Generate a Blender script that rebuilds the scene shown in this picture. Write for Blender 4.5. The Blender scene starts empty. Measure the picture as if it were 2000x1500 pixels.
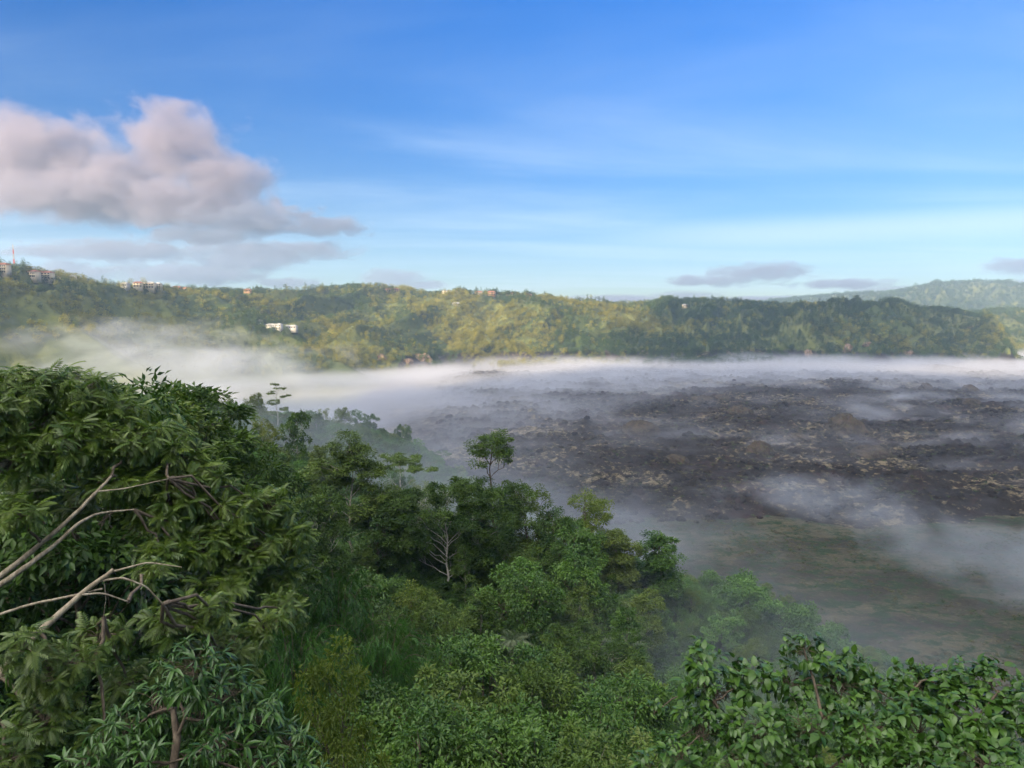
import bpy, math, random
import numpy as np
from mathutils import Vector, Matrix

# ------------------------------------------------------------------ camera, sky, sun, exposure
SC = bpy.context.scene
CAMZ = 120.0
F = 1444.0                        # focal length in photo pixels (2000 wide)
TH = math.radians(5.93)           # camera looks this far down
cam_d = bpy.data.cameras.new("camera")
cam_d.sensor_width = 36.0
cam_d.lens = 36.0 * F / 2000.0
cam_d.clip_start = 0.1
cam_d.clip_end = 60000.0
cam = bpy.data.objects.new("camera", cam_d)
SC.collection.objects.link(cam)
cam.location = (0, 0, CAMZ)
cam.rotation_euler = (math.radians(90) - TH, 0, 0)
SC.camera = cam

SUN_EL = math.radians(12.0)
SUN_DIR = Vector((-0.62, -0.785, 0)).normalized()      # horizontal direction towards the sun
S3 = Vector((SUN_DIR.x * math.cos(SUN_EL), SUN_DIR.y * math.cos(SUN_EL), math.sin(SUN_EL)))
sun_d = bpy.data.lights.new("sun", 'SUN')
sun_d.energy = 5.0
sun_d.angle = math.radians(0.5)
sun_d.color = (1.0, 0.80, 0.52)
sun = bpy.data.objects.new("sun", sun_d)
SC.collection.objects.link(sun)
sun.rotation_euler = S3.to_track_quat('Z', 'Y').to_euler()

SC.view_settings.view_transform = 'Standard'
SC.view_settings.look = 'None'
SC.view_settings.gamma = 1.0
SC.view_settings.exposure = 1.65
SC.cycles.max_bounces = 6
SC.cycles.diffuse_bounces = 2
SC.cycles.glossy_bounces = 1
SC.cycles.transmission_bounces = 2
SC.cycles.volume_bounces = 1
SC.cycles.transparent_max_bounces = 12
SC.cycles.volume_step_rate = 1.0
SC.cycles.volume_max_steps = 256
SC.cycles.use_denoising = True
SC.cycles.use_adaptive_sampling = True
SC.cycles.adaptive_threshold = 0.02
SC.cycles.caustics_reflective = False
SC.cycles.caustics_refractive = False


class NT:
    """small helper round a node tree"""
    def __init__(s, tree):
        s.t = tree
        s.n = tree.nodes
        s.n.clear()

    def node(s, kind, **kw):
        n = s.n.new(kind)
        ins = kw.pop('ins', {})
        for k, v in kw.items():
            setattr(n, k, v)
        for k, v in ins.items():
            s.put(n.inputs[k], v)
        return n

    def put(s, sock, v):
        if hasattr(v, 'is_output') or hasattr(v, 'links'):
            s.t.links.new(v, sock)
        else:
            sock.default_value = v

    def math(s, op, a, b=None, c=None, clamp=False):
        n = s.n.new('ShaderNodeMath')
        n.operation = op
        n.use_clamp = clamp
        s.put(n.inputs[0], a)
        if b is not None:
            s.put(n.inputs[1], b)
        if c is not None:
            s.put(n.inputs[2], c)
        return n.outputs[0]

    def vmath(s, op, a, b=None):
        n = s.n.new('ShaderNodeVectorMath')
        n.operation = op
        s.put(n.inputs[0], a)
        if b is not None:
            if op == 'SCALE':
                s.put(n.inputs['Scale'], b)
            else:
                s.put(n.inputs[1], b)
        return n.outputs['Value'] if op in ('LENGTH', 'DOT_PRODUCT', 'DISTANCE') else n.outputs[0]

    def ramp(s, v, a, b, c=0.0, d=1.0, smooth=True):
        n = s.n.new('ShaderNodeMapRange')
        n.interpolation_type = 'SMOOTHSTEP' if smooth else 'LINEAR'
        s.put(n.inputs[0], v)
        for i, x in enumerate((a, b, c, d)):
            s.put(n.inputs[i + 1], x)
        return n.outputs[0]

    def noise(s, vec, scale, detail=4.0, rough=0.5, dist=0.0, out='Fac'):
        n = s.n.new('ShaderNodeTexNoise')
        s.put(n.inputs['Vector'], vec)
        n.inputs['Scale'].default_value = scale
        n.inputs['Detail'].default_value = detail
        n.inputs['Roughness'].default_value = rough
        n.inputs['Distortion'].default_value = dist
        return n.outputs[out]

    def mix(s, fac, a, b, mode='MIX'):
        n = s.n.new('ShaderNodeMix')
        n.data_type = 'RGBA'
        n.blend_type = mode
        s.put(n.inputs[0], fac)
        s.put(n.inputs[6], a)
        s.put(n.inputs[7], b)
        return n.outputs[2]

    def sep(s, v):
        n = s.n.new('ShaderNodeSeparateXYZ')
        s.put(n.inputs[0], v)
        return n.outputs

    def comb(s, x, y, z):
        n = s.n.new('ShaderNodeCombineXYZ')
        for i, v in enumerate((x, y, z)):
            s.put(n.inputs[i], v)
        return n.outputs[0]

    def mapping(s, v, loc=(0, 0, 0), rot=(0, 0, 0), scale=(1, 1, 1)):
        n = s.n.new('ShaderNodeMapping')
        s.put(n.inputs[0], v)
        n.inputs[1].default_value = loc
        n.inputs[2].default_value = rot
        n.inputs[3].default_value = scale
        return n.outputs[0]


# the sky: Nishita light, graded, with thin high cirrus drawn by direction
W = bpy.data.worlds.new("World")
SC.world = W
W.use_nodes = True
w = NT(W.node_tree)
sky = w.node('ShaderNodeTexSky', sky_type='NISHITA', sun_disc=False)
sky.sun_elevation = SUN_EL
sky.sun_rotation = math.atan2(SUN_DIR.x, SUN_DIR.y)
sky.altitude = 1200.0
sky.air_density = 1.0
sky.dust_density = 0.3
sky.ozone_density = 2.5
tc = w.node('ShaderNodeTexCoord')
d = w.sep(tc.outputs['Generated'])
el = w.math('MAXIMUM', d[2], 0.0)
grade = w.mix(w.ramp(el, 0.0, 0.45, smooth=False), (0.31, 0.345, 0.365, 1), (0.02, 0.38, 0.80, 1))
skyc = w.mix(1.0, sky.outputs[0], grade, 'MULTIPLY')
# cirrus: a flat sheet projected by direction
cz = w.math('ADD', w.math('MAXIMUM', d[2], 0.0), 0.06)
cu = w.math('DIVIDE', d[0], cz)
cv = w.math('DIVIDE', d[1], cz)
cvec = w.comb(cu, cv, 0.0)
wisp = w.noise(w.mapping(cvec, rot=(0, 0, 0.25), scale=(0.35, 1.0, 1)), 0.55, 6, 0.55, 0.6)
veil = w.ramp(wisp, 0.40, 0.78, 0.0, 0.40)
band = w.ramp(w.math('ABSOLUTE', w.math('SUBTRACT', d[2], w.math('ADD', 0.083, w.math('MULTIPLY', wisp, 0.02)))), 0.0, 0.03, 1.0, 0.0)
band = w.math('MULTIPLY', w.math('MULTIPLY', band, w.ramp(d[0], 0.0, 0.35)), 0.45)
cm = w.math('MAXIMUM', w.math('MULTIPLY', veil, w.ramp(d[2], 0.55, 0.12)), band, clamp=True)
skyc = w.mix(cm, skyc, (3.0, 3.6, 4.1, 1))
# added fill: sky overhead and on the sun side brightened to light the foreground
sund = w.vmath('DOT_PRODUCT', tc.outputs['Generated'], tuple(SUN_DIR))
fill_glow = w.vmath('DOT_PRODUCT', tc.outputs['Generated'], tuple(Vector((SUN_DIR.x * 0.68, SUN_DIR.y * 0.68, 0.73)).normalized()))
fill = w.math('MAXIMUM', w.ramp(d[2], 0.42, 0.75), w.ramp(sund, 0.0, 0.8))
skyc = w.mix(fill, skyc, w.vmath('SCALE', (1.0, 0.98, 0.94), w.math('ADD', 3.1, w.math('MULTIPLY', w.ramp(fill_glow, 0.60, 0.98), 14.0))))
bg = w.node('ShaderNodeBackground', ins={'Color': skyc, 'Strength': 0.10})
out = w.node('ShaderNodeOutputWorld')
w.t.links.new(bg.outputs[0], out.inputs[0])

# ------------------------------------------------------------------ geometry of the view
ct, st = math.cos(TH), math.sin(TH)


def at(px, py, D):
    """the point of the place at photo pixel px, py whose depth along y is D"""
    b = (750 - py) / F
    a = (px - 1000) / F
    dy = ct + st * b
    dz = -st + ct * b
    k = D / dy
    return Vector((a * k, D, CAMZ + dz * k))


def zat(py, D):
    b = (750 - py) / F
    return CAMZ + D * (-st + ct * b) / (ct + st * b)


# ------------------------------------------------------------------ numpy noise
def _hash(ix, iy, seed):
    h = (ix.astype(np.int64) * 374761393 + iy.astype(np.int64) * 668265263 + seed * 1442695041) & 0xFFFFFFFF
    h = ((h ^ (h >> 13)) * 1274126177) & 0xFFFFFFFF
    h = h ^ (h >> 16)
    return (h & 0xFFFF) / 65535.0


def vnoise(x, y, seed=0):
    x = np.asarray(x, float)
    y = np.asarray(y, float)
    ix, iy = np.floor(x), np.floor(y)
    fx, fy = x - ix, y - iy
    fx = fx * fx * fx * (fx * (fx * 6 - 15) + 10)
    fy = fy * fy * fy * (fy * (fy * 6 - 15) + 10)
    a, b = _hash(ix, iy, seed), _hash(ix + 1, iy, seed)
    c, e = _hash(ix, iy + 1, seed), _hash(ix + 1, iy + 1, seed)
    return (a * (1 - fx) + b * fx) * (1 - fy) + (c * (1 - fx) + e * fx) * fy


def fbm(x, y, oct=4, seed=0, gain=0.5):
    s, a, t = 0, 1.0, 0
    for k in range(oct):
        s = s + a * vnoise(x * 2 ** k + 13.7 * k, y * 2 ** k - 7.1 * k, seed + k)
        t += a
        a *= gain
    return s / t


def ridged(x, y, oct=4, seed=0, gain=0.5):
    s, a, t = 0, 1.0, 0
    for k in range(oct):
        s = s + a * (1 - np.abs(2 * vnoise(x * 2 ** k + 5.3 * k, y * 2 ** k + 9.9 * k, seed + k) - 1))
        t += a
        a *= gain
    return s / t


def sstep(x, a, b):
    t = np.clip((x - a) / (b - a), 0, 1)
    return t * t * (3 - 2 * t)


# ------------------------------------------------------------------ the lie of the land
EXTRA = [(683, 858, 112, 20), (872, 944, 104, 16), (962, 842, 112, 22), (1030, 948, 116, 15), (1142, 966, 118, 14), (1082, 992, 112, 12), (1207, 1028, 116, 11.5), (1292, 1042, 118, 10.5), (1010, 1105, 84, 8), (735, 985, 104, 12),
         (610, 985, 92, 12), (578, 806, 215, 16), (512, 820, 215, 14), (398, 762, 210, 15), (435, 775, 215, 14), (540, 746, 290, 19), (497, 772, 292, 12), (345, 772, 52, 14), (425, 850, 56, 12), (500, 905, 60, 12), (1000, 1228, 80, 8), (1216, 1222, 88, 8)]
# ground points of the near slope: (photo px, photo py of the ground, depth)
_cp = []


def cpt(px, py, D):
    p = at(px, py, D)
    _cp.append((p.x, p.y, p.z))


for q in [(300, 1500, 40), (-300, 1400, 30), (-200, 1050, 60), (0, 1000, 110), (100, 900, 200), (250, 850, 260),
          (1400, 1600, 60), (500, 1120, 120), (1150, 1350, 85),
          (1450, 1190, 140), (1560, 1240, 132), (1640, 1290, 122), (1760, 1380, 105), (1900, 1520, 85),
          (1350, 1330, 105), (1250, 1450, 80), (1500, 1400, 95),
          # hollow behind the near trees
          (700, 1030, 175), (500, 1000, 180), (900, 1080, 185), (1100, 1110, 180), (600, 960, 230), (800, 1000, 240),
          # the wooded spur beyond the hollow
          (350, 805, 290), (450, 815, 320), (550, 830, 340), (650, 842, 350), (750, 862, 350), (820, 890, 345), (880, 935, 335),
          (500, 880, 290), (650, 910, 290), (800, 950, 290), (200, 790, 330)]:
    cpt(*q)
for px_, py_, D_, H_ in EXTRA:
    p = at(px_, py_, D_)
    _cp.append((p.x, p.y, p.z - H_))
for x, y, z in [(0, 3, 109), (-15, 0, 110), (15, 0, 108), (8, 12, 103), (-12, 14, 104), (-28, 30, 99), (-14, 34, 90), (-14, 52, 81), (-16, 70, 76), (-22, 86, 75), (-10, 87, 73), (2, 88, 71.5), (13, 90, 70), (0, 40, 84), (2, 62, 75), (14, 45, 78), (30, 25, 88), (60, 30, 74), (120, 30, 45),
                (0, -40, 118), (-80, -20, 125), (80, -40, 100), (-200, -100, 150), (200, -100, 100),
                (-150, 100, 100), (-150, 250, 80), (-300, 300, 92), (-300, 100, 112), (-180, 430, 50), (-350, 500, 70),
                (200, 40, 10), (160, 120, 8), (130, 190, 2), (100, 240, 2), (250, 150, 0), (400, 50, 0), (0, 300, 4), (-20, 420, 2), (-60, 500, 0), (-150, 560, 0), (60, 350, 0),
                (150, 400, 0), (400, 400, 0), (0, 600, 0), (-300, 700, 10), (700, 300, 0), (700, 0, 0), (400, -200, 30),
                (-600, 700, 30), (-700, 400, 70), (-700, 0, 110), (0, 800, 0), (500, 800, 0), (1000, 500, 0), (0, -400, 150)]:
    _cp.append((x, y, z))
_cp = np.array(_cp)


def _kern(dx, dy, c=12.0):
    return np.sqrt(dx * dx + dy * dy + c * c)


_A = _kern(_cp[:, 0][:, None] - _cp[:, 0][None], _cp[:, 1][:, None] - _cp[:, 1][None])
_n = len(_cp)
_M = np.zeros((_n + 1, _n + 1))
_M[:_n, :_n] = _A - np.eye(_n) * 1.5
_M[:_n, _n] = 1
_M[_n, :_n] = 1
_w = np.linalg.solve(_M, np.append(_cp[:, 2], 0))

CREST1 = np.array([(-400, 470), (-200, 505), (0, 534), (60, 541), (100, 548), (200, 560), (300, 568), (400, 573), (500, 574), (600, 571), (650, 563), (700, 560),
                   (760, 565), (800, 564), (850, 573), (920, 577), (1000, 578), (1050, 583), (1100, 590), (1200, 602), (1300, 622), (1400, 645), (1500, 690), (1560, 715), (1700, 760)], float)
CREST2 = np.array([(1000, 640), (1100, 600), (1200, 596), (1300, 592), (1400, 592), (1500, 595), (1650, 597), (1750, 595), (1800, 603), (1850, 605), (1900, 612), (1950, 630), (1985, 658), (2030, 676), (2200, 690)], float)
CREST3 = np.array([(1700, 700), (1800, 640), (1900, 612), (1950, 607), (2000, 607), (2100, 600), (2400, 600)], float)
CREST4 = np.array([(900, 610), (1050, 601), (1200, 597), (1400, 595), (1500, 590), (1580, 581), (1680, 577), (1760, 571), (1830, 559), (1900, 558), (1950, 559), (2000, 564), (2200, 566), (2500, 575)], float)
SPURS = [((915, 618, 1560), (1070, 712, 1440), 0.62), ((1110, 640, 1640), (1255, 712, 1500), 0.8), ((1270, 628, 1760), (1500, 708, 1530), 0.75),
         ((1400, 625, 1850), (1560, 708, 1600), 0.7), ((1530, 612, 1900), (1640, 706, 1640), 0.8), ((1640, 608, 1950), (1740, 704, 1680), 0.8),
         ((1730, 602, 1960), (1880, 700, 1690), 0.75), ((1840, 610, 1980), (1990, 700, 1700), 0.7),
         ((730, 600, 1520), (845, 712, 1370), 0.7), ((600, 620, 1450), (560, 735, 1190), 0.6), ((330, 600, 1350), (420, 745, 1080), 0.6),
         ((80, 580, 1300), (230, 690, 1120), 0.6), ((450, 590, 1480), (700, 720, 1290), 0.6)]
SPW = []


def height(x, y):
    x = np.asarray(x, float)
    y = np.asarray(y, float)
    r = np.hypot(x, y)
    near = np.full(x.shape, _w[_n])
    for i in range(_n):
        near = near + _w[i] * _kern(x - _cp[i, 0], y - _cp[i, 1])
    near = near * (1 - sstep(r, 600, 950))
    near = near + (fbm(x / 22, y / 22, 3, 5) - 0.5) * 3.0 * sstep(near, 6, 25) * sstep(r, 15, 60)
    # lava: a plateau with a broken front, blocky and ridged
    u = 1000 + 1451 * x / np.maximum(y, 1.0)
    edge = 408 + 34 * (fbm(x / 70, y / 70, 3, 11) - 0.5) * 2 + 0.03 * x
    lav = sstep(y, edge - 9, edge + 11) * sstep(x, -170, -40) * (1 - sstep(r, 1700, 1900))
    rough = ridged(x / 46, y / 46, 5, 21, 0.58)
    big = fbm(x / 150, y / 150, 2, 23)
    lz = lav * (9.0 + 9 * (rough - 0.55) + 9 * (big - 0.5) + 3.2 * np.maximum(0, fbm(x / 7, y / 7, 2, 77) - 0.55) * 3)
    scrub = (1 - lav) * ((fbm(x / 30, y / 30, 4, 31) - 0.5) * 3.0)
    z = np.maximum(near, -2) + lz * (1 - sstep(near, 5, 20)) + scrub * (1 - sstep(near, 5, 20))
    # hills across the caldera
    fr = sstep(y, 500, 700)
    wx = (fbm(x / 260, y / 260, 3, 41) - 0.5) * 160

    def layer(C, Df, Dc, back, amp, seed, pw=1.55):
        py = np.interp(u, C[:, 0], C[:, 1])
        zc = zat(py, Dc) - 4
        Dfw = Df + wx * 0.6
        t = (r - Dfw) / np.maximum(Dc - Dfw, 50)
        up = np.clip(t, 0, 1)
        prof = np.where(up < 1, 1 - (1 - up) ** pw, 1)
        h = zc * prof
        g = ridged((x * 0.9 - y * 0.42) / 105, (x * 0.42 + y * 0.9) / 420, 4, seed, 0.52) - 0.62
        h = h + amp * g * np.clip(4 * up * (1 - up), 0, 1) ** 0.7
        h = np.where(t > 1, zc - np.clip((r - Dc) * back, 0, 60), h)
        return np.where(t > 0, h, 0) * fr

    uu = np.clip(u, -400, 2500)
    Dc1 = np.interp(uu, [-400, 0, 300, 700, 1000, 1500], [1250, 1400, 1550, 1800, 1850, 1800])
    Df1 = np.interp(uu, [-400, 0, 300, 700, 1000, 1300, 1500], [850, 960, 1090, 1270, 1420, 1480, 1560])
    h1 = layer(CREST1, Df1, Dc1, 0.03, 95, 51)
    h2 = layer(CREST2, np.full_like(u, 1600.), np.full_like(u, 2050.), 0.03, 120, 61, 2.0)
    h3 = layer(CREST3, np.full_like(u, 2150.), np.full_like(u, 2600.), 0.02, 50, 71)
    h4 = layer(CREST4, np.full_like(u, 3500.), np.full_like(u, 4700.), 0.02, 90, 81)
    h1 = h1 * sstep(u, -420, -120)
    hh = np.maximum(np.maximum(h1, h2), np.maximum(h3, h4))
    for a, b, s in SPW:
        dx, dy = b.x - a.x, b.y - a.y
        L2 = dx * dx + dy * dy
        t = ((x - a.x) * dx + (y - a.y) * dy) / L2
        tc_ = np.clip(t, -0.15, 1.0)
        dist = np.hypot(x - (a.x + tc_ * dx), y - (a.y + tc_ * dy))
        hz = a.z + (b.z - a.z) * tc_ - dist * s * (0.85 + 0.5 * (fbm(x / 60, y / 60, 2, 91) - 0.5)) - 5
        hh = np.maximum(hh, hz)
    hh = hh + (fbm(x / 45, y / 45, 3, 101) - 0.5) * 9 * sstep(hh, 3, 30)
    far = sstep(r, 2300, 3200) * 60
    z = np.maximum(z, np.maximum(hh, far) * fr)
    # behind and to the left of the viewer: the high rim that keeps the valley in the shade
    s_ = 0.785 * x - 0.62 * y
    t_ = 0.62 * x + 0.785 * y
    hs = 96 + np.interp(s_, [-1900, -960, -860, -740, -640, -330, -308, -294, -236, -220, -200, 0, 300, 700, 1200, 1600], [-60, -60, 0, 110, 250, 290, 290, 290, 290, 290, 290, 300, 330, 330, 250, 0])
    rim = (hs + (fbm(x / 90, y / 90, 3, 111) - 0.5) * 10) * (1 - np.clip(np.abs(t_ + 450) / 300, 0, 1) ** 1.6)
    z = np.maximum(z, rim * sstep(-t_, 110, 280))
    return z


def hz1(x, y):
    return float(height(np.array([x]), np.array([y]))[0])


def hit(px, py, lo=850, hi=2400):
    """depth at which the sight line meets the hills; else the crest"""
    Dd = np.arange(lo, hi, 4.0)
    P = [at(px, py, q) for q in Dd]
    X = np.array([p.x for p in P])
    Z = np.array([p.z for p in P])
    g = height(X, Dd)
    w_ = np.where(g >= Z)[0]
    if len(w_):
        return Dd[w_[0]], True
    e = (g - CAMZ) / Dd
    return Dd[int(e.argmax())], False


_new = []
for _a, _b, _s in SPURS:
    _new.append((at(_a[0], _a[1], hit(_a[0], _a[1])[0] - 25), at(_b[0], _b[1], hit(_b[0], min(_b[1], 704))[0] - 60), _s * 0.9))
SPW = _new

# ------------------------------------------------------------------ object helpers
COL = SC.collection


def tag(o, label=None, cat=None, group=None, kind=None):
    if label:
        o['label'] = label
    if cat:
        o['category'] = cat
    if group:
        o['group'] = group
    if kind:
        o['kind'] = kind
    return o


def empty(name, loc, rz=0.0):
    o = bpy.data.objects.new(name, None)
    o.location = loc
    o.rotation_euler = (0, 0, rz)
    COL.objects.link(o)
    return o


def mesh_np(name, V, Fc, mat=None, attrs=None, smooth=False):
    """mesh from numpy arrays; Fc is (n,3) or (n,4)"""
    me = bpy.data.meshes.new(name)
    V = np.ascontiguousarray(V, dtype=np.float32)
    Fc = np.ascontiguousarray(Fc, dtype=np.int32)
    k = Fc.shape[1]
    me.vertices.add(len(V))
    me.vertices.foreach_set('co', V.ravel())
    me.loops.add(Fc.size)
    me.loops.foreach_set('vertex_index', Fc.ravel())
    me.polygons.add(len(Fc))
    me.polygons.foreach_set('loop_start', np.arange(0, Fc.size, k, dtype=np.int32))
    if smooth:
        me.polygons.foreach_set('use_smooth', np.ones(len(Fc), bool))
    me.update(calc_edges=True)
    for nm, arr in (attrs or {}).items():
        at_ = me.attributes.new(nm, 'FLOAT', 'POINT')
        at_.data.foreach_set('value', np.ascontiguousarray(arr, dtype=np.float32))
    if mat:
        me.materials.append(mat)
    return me


def link(name, me, parent=None):
    o = bpy.data.objects.new(name, me)
    COL.objects.link(o)
    if parent:
        o.parent = parent
    return o


def material(name):
    m = bpy.data.materials.new(name)
    m.use_nodes = True
    return m, NT(m.node_tree)


# ------------------------------------------------------------------ ground materials
def mat_ground(name, build, rough=0.95, bump=0.5, bdist=1.0):
    m, t = material(name)
    geo = t.node('ShaderNodeNewGeometry')
    col, hgt = build(t, geo.outputs['Position'], geo)
    b = t.node('ShaderNodeBump', ins={'Height': hgt, 'Strength': bump, 'Distance': bdist})
    p = t.node('ShaderNodeBsdfPrincipled', ins={'Base Color': col, 'Roughness': rough, 'Normal': b.outputs[0]})
    p.inputs['Specular IOR Level'].default_value = 0.15
    o = t.node('ShaderNodeOutputMaterial')
    t.t.links.new(p.outputs[0], o.inputs[0])
    return m


def lava_cols(t, P, geo):
    n1 = t.noise(P, 0.012, 8, 0.68)
    n2 = t.noise(t.mapping(P, scale=(1, 1, 2)), 0.16, 8, 0.75)
    n3 = t.noise(P, 0.035, 6, 0.7, 0.8)
    n4 = t.noise(P, 0.9, 4, 0.7)
    basalt = t.mix(n4, (0.008, 0.007, 0.006, 1), (0.044, 0.035, 0.027, 1))
    basalt = t.mix(t.ramp(n3, 0.5, 0.75), basalt, (0.055, 0.030, 0.026, 1))
    grass = t.mix(t.noise(P, 0.5, 4, 0.6), (0.09, 0.08, 0.045, 1), (0.34, 0.27, 0.17, 1))
    g = t.ramp(t.math('ADD', t.math('MULTIPLY', n1, 0.5), t.math('MULTIPLY', n2, 0.6)), 0.578, 0.64)
    nz = t.sep(geo.outputs['Normal'])[2]
    g = t.math('MULTIPLY', g, t.ramp(nz, 0.6, 0.9))
    col = t.mix(g, basalt, grass)
    return col, t.math('ADD', t.math('MULTIPLY', n2, 1.0), t.math('MULTIPLY', n4, 0.4))


def scrub_cols(t, P, geo):
    n1 = t.noise(t.mapping(P, scale=(1, 1.6, 1)), 0.02, 6, 0.65, 0.6)
    n2 = t.noise(t.mapping(P, scale=(1, 1.4, 1)), 0.10, 8, 0.75, 0.4)
    n3 = t.noise(P, 0.45, 6, 0.75)
    c = t.mix(t.ramp(n1, 0.4, 0.62), (0.036, 0.032, 0.024, 1), (0.082, 0.074, 0.046, 1))
    c = t.mix(t.ramp(n2, 0.48, 0.56), c, (0.022, 0.040, 0.016, 1))
    c = t.mix(t.math('MULTIPLY', t.ramp(n3, 0.50, 0.70), t.ramp(n1, 0.35, 0.6, 0.3, 0.9)), c, (0.13, 0.115, 0.07, 1))
    return c, t.math('ADD', n2, t.math('MULTIPLY', n3, 0.3))


def hill_cols(t, P, geo):
    n1 = t.noise(P, 0.006, 6, 0.6, 0.5)
    n2 = t.noise(P, 0.06, 6, 0.7)
    c = t.mix(t.ramp(n1, 0.4, 0.6), (0.045, 0.060, 0.016, 1), (0.120, 0.125, 0.034, 1))
    c = t.mix(t.ramp(n2, 0.5, 0.75), c, (0.020, 0.034, 0.010, 1))
    return c, n2


def near_cols(t, P, geo):
    n2 = t.noise(P, 0.3, 6, 0.7)
    c = t.mix(n2, (0.012, 0.020, 0.008, 1), (0.040, 0.060, 0.020, 1))
    return c, n2


M_LAVA = mat_ground('lava_rock', lava_cols, 0.95, 1.0, 3.0)
M_SCRUB = mat_ground('dry_scrub', scrub_cols, 0.95, 0.9, 2.0)
M_HILL = mat_ground('hill_soil', hill_cols, 0.95, 0.6, 3.0)
M_NEAR = mat_ground('slope_soil', near_cols, 0.95, 0.6, 0.6)

# ------------------------------------------------------------------ terrain mesh (a fan round the viewer, split by kind of ground)
az = np.concatenate([np.radians(np.linspace(-180, -41, 90, endpoint=False)), np.radians(np.linspace(-41, 41, 860, endpoint=False)), np.radians(np.linspace(41, 180, 90))])
rr = np.concatenate([np.linspace(1.0, 60, 30, endpoint=False), np.linspace(60, 240, 60, endpoint=False), np.linspace(240, 900, 240, endpoint=False),
                     np.linspace(900, 2200, 210, endpoint=False), np.linspace(2200, 5200, 60, endpoint=False), np.geomspace(5200, 14000, 8)])
AZ, RR = np.meshgrid(az, rr)
TX, TY = RR * np.sin(AZ), RR * np.cos(AZ)
TZ = height(TX, TY)
nr, na = TX.shape
TV = np.stack([TX.ravel(), TY.ravel(), TZ.ravel()], 1)
I = np.arange(nr * na).reshape(nr, na)
TF = np.stack([I[:-1, :-1], I[1:, :-1], I[1:, 1:], I[:-1, 1:]], -1).reshape(-1, 4)[:, ::-1]
cx, cy, czz = TV[TF].mean(1).T
cr = np.hypot(cx, cy)
nearness = (cy < 700) & (cr < 950)
sl = np.zeros(len(TF), int)                      # 0 far hills
edge_ = 408 + 34 * (fbm(cx / 70, cy / 70, 3, 11) - 0.5) * 2 + 0.03 * cx
isfloor = (czz < np.where(cr > 950, 32, 22)) & (cr < 1900) & (cx > -200)
sl[isfloor & (cy >= edge_ - 11) & (cy > 300)] = 1            # lava
sl[isfloor & (cy < edge_ - 11) & (cy > 20)] = 2              # scrub flat
sl[(sl == 0) & nearness] = 3
sl[(cy <= 20) | (np.degrees(np.abs(np.arctan2(cx, cy))) > 60)] = 3
for k, (nm, mt) in enumerate([('hills', M_HILL), ('lava_field', M_LAVA), ('scrub_ground', M_SCRUB), ('hillside', M_NEAR)]):
    Fk = TF[sl == k]
    used, inv = np.unique(Fk, return_inverse=True)
    me = mesh_np(nm, TV[used], inv.reshape(-1, 4), mt, smooth=True)
    tag(link(nm, me), kind='structure')

# ------------------------------------------------------------------ leaves, branches, crowns
def foliage(name, c1, c2, trans=0.25, rough=0.5, spec=0.35, vary=0.25, hue=None):
    m, t = material(name)
    at_ = t.node('ShaderNodeAttribute', attribute_name='rnd')
    oi = t.node('ShaderNodeObjectInfo')
    c = t.mix(at_.outputs['Fac'], (*c1, 1), (*c2, 1))
    if hue:
        c = t.mix(t.math('MULTIPLY', t.math('POWER', oi.outputs['Random'], 2.0), 0.8), c, (*hue, 1))
    v = t.math('ADD', 1.0 - vary, t.math('MULTIPLY', oi.outputs['Random'], 2 * vary))
    c = t.vmath('SCALE', c, v)
    p = t.node('ShaderNodeBsdfPrincipled', ins={'Base Color': c, 'Roughness': rough})
    p.inputs['Specular IOR Level'].default_value = spec
    tr = t.node('ShaderNodeBsdfTranslucent', ins={'Color': t.vmath('MULTIPLY', c, (1.3, 1.5, 0.6))})
    mx = t.node('ShaderNodeMixShader', ins={0: trans})
    t.t.links.new(p.outputs[0], mx.inputs[1])
    t.t.links.new(tr.outputs[0], mx.inputs[2])
    o = t.node('ShaderNodeOutputMaterial')
    t.t.links.new(mx.outputs[0], o.inputs[0])
    return m


def bark(name, c1, c2):
    m, t = material(name)
    tcn = t.node('ShaderNodeTexCoord')
    P = tcn.outputs['Object']
    n = t.noise(t.mapping(P, scale=(3, 3, 0.6)), 3.0, 5, 0.7)
    c = t.mix(t.ramp(n, 0.35, 0.65), (*c1, 1), (*c2, 1))
    b = t.node('ShaderNodeBump', ins={'Height': n, 'Strength': 0.5, 'Distance': 0.03})
    p = t.node('ShaderNodeBsdfPrincipled', ins={'Base Color': c, 'Roughness': 0.85, 'Normal': b.outputs[0]})
    o = t.node('ShaderNodeOutputMaterial')
    t.t.links.new(p.outputs[0], o.inputs[0])
    return m


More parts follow.
